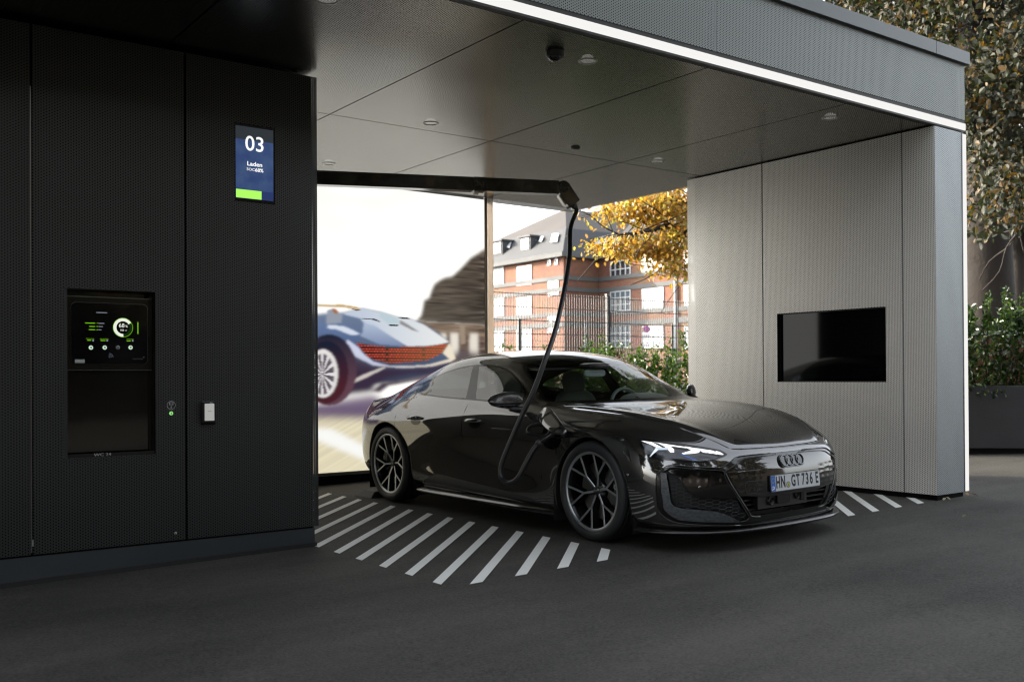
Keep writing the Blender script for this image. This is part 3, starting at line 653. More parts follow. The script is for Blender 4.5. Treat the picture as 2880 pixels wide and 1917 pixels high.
m_ = MB(); m_.box(PX0-5-.02, PX1-5+.012, -.014, .06, PZ0-.035, PZ0-.001); m_.build('bottom_rail', mat('bottom rail', (.16,.15,.13), .4), t)
m_ = MB(); m_.box(PX0-5-.02, PX1-5+.0, .02, .12, -.2, PZ0-.035); m_.build('kickboard', BLACK, t)
m_ = MB(); m_.box(PX0-5-.02, PX1-5+.012, .065, .16, PZ0-.03, ZC-.005); m_.build('back_box', mat('box back', (.05,.05,.05), .7), t)
P_post = perfmat('perforated light-tinted post', (.42,.30,.19), 0, 2, rough=.5)  # warm light falling on the post is put into its sheet colour
t = empty('perforated_post', (6.90, YP, 0), 'narrow perforated light-tinted post between the picture wall and the open view', 'post')
m_ = MB(); m_.add([(-.012,.01,.0),(.085,.01,.0),(.085,.01,ZC),(-.012,.01,ZC)], [(0,1,2,3)]); m_.add([(.085,.01,.0),(.085,.14,.0),(.085,.14,ZC),(.085,.01,ZC)], [(0,1,2,3)]); m_.build('skin', P_post, t)
m_ = MB(); m_.box(-.040, -.014, .0, .13, 0, ZC); m_.build('inner_bar', mat('post bar', (.02,.018,.015), .5), t)

# ------------------------------------------------------------------ charging boom, cable and plug
t = empty('charging_boom', (3.46, 7.32, 2.64), 'black jointed ceiling boom carrying the thick charging cable plugged into the car', 'charging boom')
BO = Vector((3.46, 7.32, 2.64))
a0 = Vector((2.95, 7.52, 2.64)); pJ = Vector((4.66, 6.805, 2.64)); pT = Vector((5.29, 6.543, 2.64))
ARM = mat('boom gloss', (.010,.009,.007), .12, coat=.5)
def beam(m_, A, B, h, w):
    d = (B-A).normalized(); s = d.cross(Vector((0,0,1))).normalized(); u = s.cross(d)
    P = [A+s*(w/2)+u*(h/2), A-s*(w/2)+u*(h/2), A-s*(w/2)-u*(h/2), A+s*(w/2)-u*(h/2)]
    m_.prism([p-BO for p in P], B-A)
d = (pT-pJ).normalized(); side = d.cross(Vector((0,0,1))).normalized()   # points towards the camera
m_ = MB(); beam(m_, a0, pJ-d*.045, .112, .10); m_.build('arm_segment', ARM, t, bevel=.004)
m_ = MB(); beam(m_, pJ+d*.065, pT+d*.01, .112, .10); m_.build('arm_segment', ARM, t, bevel=.004)
m_ = MB(); beam(m_, pJ-d*.042, pJ+d*.062, .116, .106); j1 = m_.build('joint', ARM, t, bevel=.004)
def bolts(c, par, r=.040):
    m_ = MB(); m_.lathe([(r,-.002),(r,.004),(r-.004,.005),(r-.005,.001)], c-BO+side*.053, side, 32)
    for k in range(5):
        q = R_(90+72*k); m_.lathe([(.0075,0),(.0075,.004),(.004,.005),(.004,.001),(0,.001)], c-BO+side*.053+(d*math.cos(q)+Vector((0,0,1))*math.sin(q))*r*.55, side, 12)
    m_.build('bolt_ring', mat('boom bolt', (.03,.03,.028), .25, coat=.3), par)
bolts(pJ, j1)
m_ = MB(); beam(m_, pJ-d*.035+Vector((0,0,-.068)), pJ+d*.0+Vector((0,0,-.072)), .020, .05); m_.build('joint_catch', mat('catch steel', (.5,.45,.36), .3, metal=.8), j1)
hd = (d*.55+Vector((0,0,-1))*.78).normalized()
hm = MB(); q = pT+d*.05; up = Vector((0,0,1))
hs = side; hn = hd.cross(hs).normalized()
if hn.z < 0: hn = -hn
prof = []
for k in range(9):
    an = math.pi*k/8; prof.append(q + (-hd*math.sin(an) + hn*math.cos(an))*.058)
prof += [q+hd*.155-hn*.058, q+hd*.175-hn*.040, q+hd*.165+hn*.058]
hm.prism([p+hs*.052-BO for p in prof], -hs*.104); hh = hm.build('tilt_head', ARM, t, bevel=.004)
bolts(q, hh, .040)
m_ = MB(); beam(m_, q+hd*.03-hn*.066, q+hd*.13-hn*.066, .014, .06); m_.build('head_plate', mat('head steel', (.5,.47,.40), .25, metal=.8), hh)
tip = q+hd*.168
m_ = MB(); m_.tube([tip-hd*.01-BO, tip+hd*.03-BO], [.030,.026], 16); m_.build('cable_collar', mat('collar', (.10,.10,.10), .3, metal=.5), t)
# car frame -> world
CX0, CY0_, CZ0, CRO = 5.498, 5.275, -.0933, -.0191
def cw(a, b_, z): return Vector((CX0-b_, CY0_+a, CZ0+CRO*b_+z))
cp = [(1.03,.24,2.536),(1.02,.265,2.36),(.848,.42,2.109),(.699,.60,1.809),(.588,.78,1.50),(.535,.93,1.259),(.55,1.02,1.05),(.603,1.08,.888),(.67,1.13,.709),(.734,1.17,.537),(.748,1.18,.457),(.724,1.185,.401),(.65,1.18,.378),(.553,1.17,.418),(.497,1.13,.536),(.466,1.09,.624),(.432,1.05,.684)]
cw_ = [tip+hd*.02, tip+hd*.045+Vector((0,0,-.02))] + [cw(*p) for p in cp[1:]]
def catmull(P, n=6, closed=False):
    out = []; N = len(P)
    for i in range(N if closed else N-1):
        g = (lambda k: P[k % N]) if closed else (lambda k: P[max(0, min(N-1, k))])
        p0, p1, p2, p3 = (np.array(g(i+k), float) for k in (-1,0,1,2))
        for j in range(n):
            u = j/n; out.append(.5*(2*p1+(p2-p0)*u+(2*p0-5*p1+4*p2-p3)*u*u+(3*p1-p0-3*p2+p3)*u**3))
    if not closed: out.append(np.array(P[-1], float))
    return [tuple(x) for x in out]
m_ = MB(); m_.tube([Vector(p)-BO for p in catmull(cw_, 8)], .0188, 14); m_.build('charging_cable', mat('cable rubber', (.016,.016,.018), .30, spec=.6), t)
# plug: body, hand loop
PLG = mat('plug black', (.008,.008,.009), .22, coat=.2)
plug = empty('charging_plug', (0,0,0), parent=t)
def cl_(P): return [cw(*p)-BO for p in P]
m_ = MB(); m_.tube(catmull(cl_([(.440,1.062,.672),(.40,1.035,.705),(.37,1.0,.735),(.375,.955,.76),(.38,.90,.765)]), 5), [.021]*5+[.026]*5+[.036]*5+[.040]*6, 16); m_.build('body', PLG, plug)
m_ = MB(); m_.tube(catmull(cl_([(.385,1.02,.728),(.47,1.05,.735),(.555,1.055,.735),(.575,1.055,.755),(.560,1.05,.785),(.50,1.03,.806),(.42,1.0,.81),(.385,.97,.80)]), 5), .0145, 12); m_.build('hand_loop', PLG, plug)
m_ = MB(); m_.tube(cl_([(.446,1.066,.668),(.418,1.05,.690)]), .024, 16); m_.build('strain_relief', mat('relief', (.05,.05,.055), .3), plug)

# ------------------------------------------------------------------ foliage tools
def leafmat(name, cols, trans=.35, rough=.45, hue=0):
    m, n, l, b = newmat(name); n.remove(b)
    g = n.new('ShaderNodeNewGeometry'); cr = n.new('ShaderNodeValToRGB'); l.new(g.outputs['Random Per Island'], cr.inputs[0])
    cr.color_ramp.interpolation = 'LINEAR'; e = cr.color_ramp.elements
    while len(e) < len(cols): e.new(.5)
    for i, c in enumerate(cols): e[i].position = i/(len(cols)-1); e[i].color = (*c, 1)
    d = n.new('ShaderNodeBsdfDiffuse'); tr = n.new('ShaderNodeBsdfTranslucent'); gl = n.new('ShaderNodeBsdfGlossy'); gl.inputs['Roughness'].default_value = rough
    l.new(cr.outputs[0], d.inputs[0]); l.new(cr.outputs[0], tr.inputs[0])
    m1 = n.new('ShaderNodeMixShader'); m1.inputs[0].default_value = trans; l.new(d.outputs[0], m1.inputs[1]); l.new(tr.outputs[0], m1.inputs[2])
    m2 = n.new('ShaderNodeMixShader'); m2.inputs[0].default_value = .06; l.new(m1.outputs[0], m2.inputs[1]); l.new(gl.outputs[0], m2.inputs[2])
    l.new(m2.outputs[0], n['Material Output'].inputs[0]); return m
def leaf_mesh(name, pts, sizes, m, parent, seed, lobed=False, droop=.3, nrm=None, loc=None):
    """one leaf blade (folded, pointed) per point"""
    r = np.random.RandomState(seed); N = len(pts)
    P = np.array(pts); S = np.array(sizes)
    d = r.randn(N, 3); d[:, 2] -= droop*2; d /= np.linalg.norm(d, axis=1)[:, None]
    up = r.randn(N, 3)*.8; up[:, 2] += 1.2
    if nrm is not None: up += np.array(nrm)*2.0
    s = np.cross(d, up); s /= np.linalg.norm(s, axis=1)[:, None]; nn = np.cross(s, d)
    def at(a, b_, c): return P + d*(S*a)[:, None] + s*(S*b_)[:, None] + nn*(S*c)[:, None]
    shp = [(0,0,0),(.30,.20,.05),(.62,.23,.05),(1,0,-.08),(.62,-.23,.05),(.30,-.20,.05)] if not lobed else [(0,0,0),(.35,.30,.06),(.72,.26,.02),(1,0,-.10),(.72,-.26,.02),(.35,-.30,.06)]
    V = np.stack([at(*q) for q in shp], 1).reshape(-1, 3)
    b0 = np.arange(N)*6
    F = np.concatenate([np.stack([b0, b0+1, b0+2, b0+3], 1), np.stack([b0, b0+3, b0+4, b0+5], 1)])
    me = bpy.data.meshes.new(name); me.from_pydata(V.tolist(), [], F.tolist()); me.materials.append(m)
    o = bpy.data.objects.new(name, me); COL.objects.link(o); 
    if parent is not None: o.parent = parent
    return o
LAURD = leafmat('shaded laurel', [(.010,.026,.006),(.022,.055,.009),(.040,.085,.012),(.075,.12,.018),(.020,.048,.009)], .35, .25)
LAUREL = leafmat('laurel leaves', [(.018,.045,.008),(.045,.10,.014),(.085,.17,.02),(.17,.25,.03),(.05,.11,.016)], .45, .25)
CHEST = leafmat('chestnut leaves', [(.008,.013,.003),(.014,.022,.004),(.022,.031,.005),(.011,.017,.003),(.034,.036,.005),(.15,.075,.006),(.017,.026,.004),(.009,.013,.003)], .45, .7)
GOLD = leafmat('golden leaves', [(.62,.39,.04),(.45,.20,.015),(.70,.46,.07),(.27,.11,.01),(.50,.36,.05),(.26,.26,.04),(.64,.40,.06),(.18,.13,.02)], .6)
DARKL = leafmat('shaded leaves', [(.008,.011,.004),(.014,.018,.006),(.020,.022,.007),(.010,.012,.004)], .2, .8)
BARK = mat('bark', (.022,.017,.013), .9, noise=.45, nscale=6, bump=1, bscale=14)
def branchy(m_, A, B, r0, r1, wob=.12, n=7, seed=0):
    r = random.Random(seed); A, B = Vector(A), Vector(B); L = (B-A).length; P = []; rr = []
    for k in range(n+1):
        u = k/n; p = A.lerp(B, u)+Vector((r.uniform(-1,1), r.uniform(-1,1), r.uniform(-.5,.8)))*L*wob*.35*math.sin(math.pi*min(1,u+.1)); P.append(p); rr.append(r0+(r1-r0)*u)
    m_.tube(catmull(P, 3), [rr[min(n, i//3)] for i in range(3*n+1)], 10)
    return P
# ------------------------------------------------------------------ evergreen hedge behind the bay
def shrub(x, y, zb, w, dpt, h, seed, label, group, nl=1500, sz=.075, m=LAUREL, cat='shrub', shoots=9):
    r = np.random.RandomState(seed); t = empty('hedge_shrub', (x, y, zb), label, cat, group)
    P = []; S = []
    n1 = int(nl*.7)
    ang = r.uniform(0, 2*math.pi, n1); rad = np.sqrt(r.uniform(.25, 1, n1)); z = r.uniform(.0, 1, n1)
    bulge = 1+.18*np.sin(ang*3+seed)+.12*np.sin(z*9+ang*2)
    P.append(np.stack([np.cos(ang)*rad*w/2*bulge, np.sin(ang)*rad*dpt/2*bulge, z*h*(.86+.1*np.sin(ang*2+seed*1.3))], 1)); S.append(r.uniform(.7, 1.15, n1)*sz)
    m_ = MB()
    for k in range(shoots):
        bx_, by = r.uniform(-w/2, w/2)*.9, r.uniform(-dpt/2, dpt/2)*.8; z0 = h*r.uniform(.55,.8); z1 = h*r.uniform(.92, 1.16); dx, dy = r.uniform(-.12,.12), r.uniform(-.1,.1)
        m_.tube([(bx_*.6, by*.6, .05*h), (bx_, by, z0), (bx_+dx, by+dy, z1)], [.010,.006,.003], 5)
        q = int(nl*.3/shoots); u = r.uniform(0, 1, q)
        P.append(np.stack([bx_+dx*u+r.randn(q)*.025, by+dy*u+r.randn(q)*.025, z0+(z1-z0)*u], 1)); S.append(r.uniform(.6, 1.1, q)*sz*(1.15-.5*u))
    m_.build('stem', BARK, t)
    leaf_mesh('foliage', np.concatenate(P), np.concatenate(S), m, t, seed+7, droop=-.25)
    return t
HG = 'laurel shrubs of the hedge behind the bay'
HL = ['leftmost laurel shrub behind the car roof, by the narrow post', 'laurel shrub behind the car roof, crossed by the charging cable', 'laurel shrub with tall shoots just right of the cable behind the roof', 'laurel shrub behind the windscreen, below the tall fence post',
      'laurel shrub behind the windscreen, below the street sign', 'tallest laurel shrub, beside the edge of the pale side wall']
for i in range(8):
    x = 7.15+i*.62
    if i < 6: lb = HL[i]
    else: lb = ['laurel shrub half hidden by the end of the side wall', 'last laurel shrub, hidden behind the side wall'][i-6]
    shrub(x+.12*math.sin(i*2.1), 11.05+.08*math.cos(i*3), G(x, 11)-.02, .80, .75, 1.33+.10*math.sin(i*1.9+.6)+.03*i, 20+i, lb, HG, nl=2300, sz=.088)
# ------------------------------------------------------------------ double-rod fences
FEN = mat('fence coating', (.020,.023,.025), .45)
def fence(y, x0, x1, h, step, label, posts, vs=.05, r=.0035, cap=True, pw_=.06, name='rod_fence'):
    t = empty(name, (x0, y, 0), label, 'fence')
    xs = posts
    m_ = MB(); x = x0
    while x < x1:
        m_.box(x-x0-r, x-x0+r, -r, r, G(x,y)+.04, h); x += vs
    m_.build('upright_rods', FEN, t)
    m_ = MB(); z = h-.03
    m2_ = MB()
    while z > .05:
        m_.box(0, x1-x0, -.012, -.004, z-.004, z+.004); m_.box(0, x1-x0, .004, .012, z-.004, z+.004); z -= .2
    m_.build('cross_rods', FEN, t)
    for x in xs:
        m_ = MB(); m_.box(x-x0-pw_/2, x-x0+pw_/2, .014, .054, G(x,y)-.05, h+.03); po = m_.build('post', FEN, t)
        if cap:
            m_ = MB(); m_.box(x-x0-pw_/2-.003, x-x0+pw_/2+.003, .011, .057, h+.03, h+.042); m_.build('cap', mat('post cap', (.25,.25,.24), .5), po)
        for k in range(4): m_ = MB(); m_.box(x-x0-.012, x-x0+.012, -.018, .014, h-.06-k*.56, h-.035-k*.56); m_.build('clamp', FEN, po)
    return t
def xat(px, y): return onp(px, 1000, 1, y)[0]
YF = 12.0
fz = onp(1380, 815, 1, YF)[2]
fence(YF, 6.9, 19, fz, .05, 'dark wire fence nearest the bay, above the laurel hedge', [xat(1713, YF), xat(1713, YF)-2.52, xat(1713, YF)+2.52, xat(1713, YF)+5.04, xat(1713, YF)+7.56], pw_=.068)
YG = 24.0
gz_ = onp(1650, 906, 1, YG)[2]
fence(YG, 13, 34, gz_, .1, 'second dark wire fence farther back, with shorter looking posts', [xat(1463, YG), xat(1650, YG), xat(1894, YG), xat(1894, YG)+3.0], vs=.10, pw_=.11, r=.004)
# ------------------------------------------------------------------ street beyond: pale pavement, brick building, sign
m_ = MB(); m_.add([(-5,26,-.16),(120,26,-.16),(120,62,-.2),(-5,62,-.2)], [(0,1,2,3)])
m_.build('far_road', mat('pale road', (.30,.30,.30), .8, noise=.2, nscale=.8))['kind'] = 'structure'
def brickmat():
    m, n, l, b = newmat('red brick'); g = n.new('ShaderNodeNewGeometry')
    s = n.new('ShaderNodeSeparateXYZ'); l.new(g.outputs['Position'], s.inputs[0]); c = n.new('ShaderNodeCombineXYZ')
    l.new(math_(n, l, 'ADD', s.outputs[0], s.outputs[1]), c.inputs[0]); l.new(s.outputs[2], c.inputs[1])
    br = n.new('ShaderNodeTexBrick'); l.new(c.outputs[0], br.inputs[0]); br.inputs['Scale'].default_value = 1
    br.inputs['Brick Width'].default_value = .5; br.inputs['Row Height'].default_value = .16; br.inputs['Mortar Size'].default_value = .018
    br.inputs[1].default_value = (.25,.10,.055,1); br.inputs[2].default_value = (.19,.072,.040,1); br.inputs[3].default_value = (.22,.16,.12,1)
    t_ = n.new('ShaderNodeTexNoise'); t_.inputs['Scale'].default_value = .5; l.new(g.outputs['Position'], t_.inputs[0])
    x = n.new('ShaderNodeMix'); x.data_type = 'RGBA'; x.blend_type = 'MULTIPLY'; x.inputs[0].default_value = .45; l.new(br.outputs[0], x.inputs[6]); l.new(t_.outputs[1], x.inputs[7]); l.new(x.outputs[2], b.inputs['Base Color'])
    b.inputs['Roughness'].default_value = .9; return m
BRICK = brickmat(); STONE = mat('grey render band', (.095,.10,.10), .8, noise=.1, nscale=.6)
SLATE = mat('slate roof', (.045,.048,.052), .7, noise=.35, nscale=.35); SLATE2 = mat('weathered slate', (.062,.055,.05), .75, noise=.4, nscale=.3)
WFR = mat('white window frame', (.55,.58,.60), .5); WGL = mat('window glass far', (.10,.13,.15), .05, spec=.8); BLIND = mat('white blind', (.60,.63,.64), .6); WGD = mat('window dark', (.03,.032,.035), .1, spec=.6)
XA, YB, XC = 63.5, 77.5, 68.2
Z5 = ((1350,480),3.0154)
def q5(x, y, ax, val): return onp(Z5[0][0]+x/Z5[1], Z5[0][1]+y/Z5[1], ax, val)
bd = empty('brick_building', (66, 78, 0), 'red brick building with a grey slate mansard roof seen beyond the fences', 'building')
bo_ = Vector((66,78,0))
def bpart(name, m_, mats, p=None):
    m_.v = [tuple(Vector(v)-bo_) for v in m_.v]
    return m_.build(name, mats, p or bd)
eA = q5(90,790,0,XA)[2]; eA2 = q5(720,712,0,XA)[2]; EV = (eA+eA2)/2
m_ = MB(); m_.box(XA, XA+24, YB, YB+18.5, -1, EV-.3); m_.box(XC, XC+24, 26, YB, -1, EV-.3); bpart('wall', m_, BRICK)
# eaves
m_ = MB(); m_.box(XA-.7, XA+24, YB-.6, YB+18.5, EV-.35, EV+.1); m_.box(XC-.7, XC+24, 26, YB-.61, EV-.34, EV+.09); bpart('cornice', m_, STONE)
# bands measured from the picture
m_ = MB()
for (x, y) in ((650,912),(650,1008),(650,1215),(300,1330)):
    z = q5(x, y, 0, XA)[2]; h = .21 if y != 1330 else .26
    m_.box(XA-.12, XA+.02, YB-.10, YB+18.5, z-h, z+h); m_.box(XA-.11, XC, YB-.12, YB+.02, z-h, z+h); m_.box(XC-.12, XC+.02, 26, YB-.13, z-h, z+h)
bpart('stone_band', m_, STONE)
# mansard roofs
MZ = q5(720,485,0,XA+2.0)[2]
def roofq(m_, P): m_.add(P, [tuple(range(len(P)))])
m_ = MB(); i_ = 2.6
x0, x1, y0, y1 = XA-.5, XA+24, YB-.5, YB+18.5
roofq(m_, [(x0,y0,EV+.1),(x0,y1,EV+.1),(x0+i_,y1-i_,MZ),(x0+i_,y0+i_,MZ)]); roofq(m_, [(x1,y0,EV+.1),(x0,y0,EV+.1),(x0+i_,y0+i_,MZ),(x1-i_,y0+i_,MZ)])
roofq(m_, [(x0,y1,EV+.1),(x1,y1,EV+.1),(x1-i_,y1-i_,MZ),(x0+i_,y1-i_,MZ)])
X0, Y0r = XC-.5, 26
roofq(m_, [(X0,Y0r,EV+.1),(X0,y0+.4,EV+.1),(X0+i_,y0+.4,MZ-1.2),(X0+i_,Y0r,MZ-1.2)])
bpart('mansard', m_, SLATE)
m_ = MB(); RZ = 19.9
xr0, xr1, ym = 71.2, 78.5, 86.5
roofq(m_, [(x0+i_,y0+i_,MZ),(x0+i_,y1-i_,MZ),(xr0,ym,RZ)]); roofq(m_, [(x1-i_,y0+i_,MZ),(x0+i_,y0+i_,MZ),(xr0,ym,RZ),(xr1,ym,RZ)]); roofq(m_, [(x0+i_,y1-i_,MZ),(x1-i_,y1-i_,MZ),(xr1,ym,RZ),(xr0,ym,RZ)]); roofq(m_, [(x1-i_,y1-i_,MZ),(x1-i_,y0+i_,MZ),(xr1,ym,RZ)])
roofq(m_, [(X0+i_,Y0r,MZ-1.2),(X0+i_,y0+.4,MZ-1.2),(X0+11,y0+6,MZ+2.6),(X0+11,Y0r,MZ+2.6)])
bpart('roof', m_, SLATE2)
def win(ax, val, x0, x1, y0, y1, cols=3, rows=3, blind=False, dark=False):
    A = q5(x0, (y0+y1)/2, ax, val); B = q5(x1, (y0+y1)/2, ax, val); zt = q5((x0+x1)/2, y0, ax, val)[2]; zb = q5((x0+x1)/2, y1, ax, val)[2]
    o = 1-ax; a, b_ = sorted((A[o], B[o])); e = val-.02
    def bx_(m_, u0, u1, z0, z1, d0, d1):
        if ax == 0: m_.box(val+d0, val+d1, u0, u1, z0, z1)
        else: m_.box(u0, u1, val+d0, val+d1, z0, z1)
    m_ = MB(); w = .10
    bx_(m_, a, b_, zt-w, zt, -.10, .05); bx_(m_, a, b_, zb, zb+w, -.10, .05); bx_(m_, a, a+w, zb+w, zt-w, -.10, .05); bx_(m_, b_-w, b_, zb+w, zt-w, -.10, .05)
    for k in range(1, cols): u = a+(b_-a)*k/cols; bx_(m_, u-.05, u+.05, zb+w, zt-w, -.09, .04)
    for k in range(1, rows): z = zb+(zt-zb)*k/rows; bx_(m_, a+w, b_-w, z-.04, z+.04, -.085, .035)
    f = bpart('window', m_, WFR)
    m_ = MB(); bx_(m_, a+.02, b_-.02, zb+.02, zt-.02, -.03, -.01); bpart('pane', m_, BLIND if blind else (WGD if dark else WGL), f)
    if blind:
        m_ = MB(); bx_(m_, a+w+.01, b_-w-.01, zb+.3, zt-w, -.06, -.045); bpart('blind', m_, BLIND, f)
for x0_, x1_, b_ in ((95,205,1),(315,440,1)):
    win(0, XA, x0_, x1_, 805, 970, 3, 2, bool(b_)); win(0, XA, x0_, x1_, 1070, 1235, 3, 2); win(0, XA, x0_, x1_, 1330, 1530, 3, 2)
win(0, XA, 582, 668, 935, 1060, 2, 2); win(0, XA, 575, 668, 1235, 1370, 2, 2)
win(0, XA, 575, 605, 748, 802, 1, 1, dark=True); win(0, XA, 635, 665, 742, 795, 1, 1, dark=True)
for x0_, x1_, b_ in ((1108,1280,0),(1375,1560,1),(1735,1900,1)):
    win(0, XC, x0_, x1_, 760-(x0_-1108)*.15, 908-(x0_-1108)*.10, 4, 2, bool(b_), dark=not b_); win(0, XC, x0_, x1_, 1018-(x0_-1108)*.09, 1192-(x0_-1108)*.05, 4, 3, bool(b_)); win(0, XC, x0_, x1_, 1312, 1505, 4, 3)
# dormers and roof lights
def dormer(ax, val, x0, x1, y0, y1, dep, arch=True):
    A = q5(x0, y1, ax, val); B = q5(x1, y1, ax, val); o = 1-ax; a, b_ = sorted((A[o], B[o])); zb = q5((x0+x1)/2, y1, ax, val)[2]; zt = q5((x0+x1)/2, y0, ax, val)[2]
    m_ = MB()
    if ax == 0: m_.box(val, val+dep, a, b_, zb, zt); m_.box(val-.25, val+dep, a-.2, b_+.2, zt, zt+.18)
    d = bpart('dormer', m_, SLATE)
    m_ = MB(); m_.box(val-.08, val-.01, a+.25, b_-.25, zb+.2, zt-.12); bpart('pane', m_, BLIND, d)
dormer(0, XA+.3, 110, 190, 602, 715, 3.2); dormer(0, XA+.3, 342, 428, 565, 685, 3.2)
dormer(0, XC+.2, 935, 1200, 570, 700, 4.5)
def rooflight(P):   # four pixel corners on the mansard plane
    V = []
    for x, y in P:
        # intersect with the left mansard plane: from (x0,EV) to (x0+i_,MZ)
        d = ray(Z5[0][0]+x/Z5[1], Z5[0][1]+y/Z5[1]); nn = np.array([MZ-EV-.1, 0, -i_]); p0 = np.array([x0, 0, EV+.1]); tt = nn.dot(p0-C0_)/nn.dot(d); V.append(C0_+tt*d+np.array([-.12,0,.08]))
    m_ = MB(); m_.prism([tuple(v) for v in V], (-.05,0,.04)); bpart('roof_window', m_, BLIND)
rooflight([(235,660),(258,600),(276,603),(258,662)]); rooflight([(468,598),(480,566),(492,566),(484,600)]); rooflight([(508,608),(522,565),(548,566),(532,610)]); rooflight([(604,616),(622,545),(676,543),(662,612)])
m_ = MB(); P = q5(1655,900,0,XC-.2); m_.tube([(XC-.2,P[1],0),(XC-.2,P[1],EV-.3)], .14, 8); bpart('drainpipe', m_, mat('pipe', (.20,.24,.27), .5))
# parking sign
ys = 44.0; P = q5(1411,1343,1,ys); rS = 31/3.0154/2792*np.dot(P-C0_, F_)
t = empty('street_sign', (P[0], ys, 0), 'round red and blue no-stopping sign over white plates on a grey pole beyond the fence', 'sign')
cam_dir = (C0_-P); cam_dir[2] = 0; nS = Vector(cam_dir).normalized(); sS = Vector((0,0,1)).cross(nS).normalized(); cS = Vector((0,0,P[2]))
REDS = mat('sign red', (.60,.03,.03), .5); BLUS = mat('sign blue', (.03,.07,.42), .5); WHS = mat('sign white', (.72,.72,.72), .5)
m_ = MB(); m_.tube([(0,.06,-.2),(0,.06,P[2]+rS)], .04, 10); m_.build('pole', mat('galvanised pole', (.35,.36,.36), .5), t)
m_ = MB(); m_.lathe([(0,-.01),(rS,-.01),(rS,.0),(0,.0)], cS, nS, 32, smooth=False); dsc = m_.build('disc', REDS, t)
m_ = MB(); m_.lathe([(0,.004),(rS*.78,.004)], cS, nS, 32, smooth=False); m_.build('blue_field', BLUS, dsc)
m_ = MB()
for sg in (1,-1):
    dd = (sS+Vector((0,0,1))*sg).normalized(); ee = nS.cross(dd); m_.prism([cS+nS*(.008+.002*sg)+dd*rS*.8+ee*rS*.1, cS+nS*(.008+.002*sg)+dd*rS*.8-ee*rS*.1, cS+nS*(.008+.002*sg)-dd*rS*.8-ee*rS*.1, cS+nS*(.008+.002*sg)-dd*rS*.8+ee*rS*.1], nS*.002)
m_.build('red_cross', REDS, dsc)
m_ = MB()
for k, hh_ in ((0,.55),(1,.30)):
    zt = P[2]-rS-.08-k*.62; w = rS*1.05; m_.prism([Vector((0,0,zt))+sS*w, Vector((0,0,zt))-sS*w, Vector((0,0,zt-hh_*rS*2.0))-sS*w, Vector((0,0,zt-hh_*rS*2.0))+sS*w], nS*.01)
m_.build('plate', WHS, t)

# ------------------------------------------------------------------ planter with hedge, big tree at the right
def pg(px, py, z): return onp(px, py, 2, z)
pA = pg(2700, 1289, -.03); pB = pg(2960, 1291, -.03)
dv = Vector((pB-pA)); dv.z = 0; dv.normalize(); nv = Vector((-dv.y, dv.x, 0)); 
if nv.dot(Vector((0,1,0))) < 0: nv = -nv
o0 = Vector(pA)-dv*1.0; zt_ = .895; zb_ = .105
t = empty('planter', tuple(o0), 'long dark grey concrete planter standing on a recessed base beyond the pillar', 'planter')
CON = mat('dark concrete', (.045,.045,.047), .7, noise=.35, nscale=3.5, bump=.15, bscale=30)
def fbox(m_, u0, u1, w0, w1, z0, z1): m_.prism([dv*u0+nv*w0+Vector((0,0,z0+.03)), dv*u1+nv*w0+Vector((0,0,z0+.03)), dv*u1+nv*w1+Vector((0,0,z0+.03)), dv*u0+nv*w1+Vector((0,0,z0+.03))], (0,0,z1-z0))
m_ = MB(); fbox(m_, 0, 5.2, -.06, -.0, zb_, zt_); fbox(m_, 0, 5.2, .80, .86, zb_, zt_); fbox(m_, 0, .06, -.0, .80, zb_, zt_); fbox(m_, 5.14, 5.2, -.0, .80, zb_, zt_); m_.build('trough', CON, t, bevel=.006)
m_ = MB(); fbox(m_, .06, 5.14, 0, .8, zb_+.02, zt_-.08); m_.build('soil', mat('soil', (.03,.02,.013), .95, noise=.4, nscale=12), t)
m_ = MB(); fbox(m_, .55, 5.0, .02, .75, -.05, zb_); fbox(m_, -.2, 5.4, .0, .02, -.05, .02); m_.build('base', mat('planter base', (.03,.03,.032), .8), t)
PGp = 'laurel bushes growing in the concrete planter'
for i in range(5):
    p = o0+dv*(.55+i*.95)+nv*.40
    lb = ['laurel bush in the planter directly behind the glowing pillar edge', 'laurel bush in the planter with golden sunlit tips, right of the pillar', 'laurel bush in the planter at the right edge of the photo', 'laurel bush in the planter just outside the right edge', 'last laurel bush at the far end of the planter'][i]
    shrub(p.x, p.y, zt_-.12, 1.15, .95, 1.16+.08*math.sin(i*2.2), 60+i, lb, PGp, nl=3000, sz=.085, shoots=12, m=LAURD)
# brick garden wall behind the planter
w0 = o0+nv*1.25-dv*1.2
t = empty('brick_wall', tuple(w0), 'low red brick wall with a pale coping behind the planter hedge', 'wall')
m_ = MB(); m_.prism([Vector((0,0,-.1)), dv*8+Vector((0,0,-.1)), dv*8+nv*.24+Vector((0,0,-.1)), nv*.24+Vector((0,0,-.1))], (0,0,1.72)); m_.build('masonry', mat('garden brick', (.16,.07,.045), .9, noise=.35, nscale=9, bump=.4, bscale=14), t)
m_ = MB(); m_.prism([-nv*.04+Vector((0,0,1.62)), dv*8-nv*.04+Vector((0,0,1.62)), dv*8+nv*.28+Vector((0,0,1.62)), nv*.28+Vector((0,0,1.62))], (0,0,.05)); m_.build('coping', mat('coping', (.42,.42,.40), .7), t)

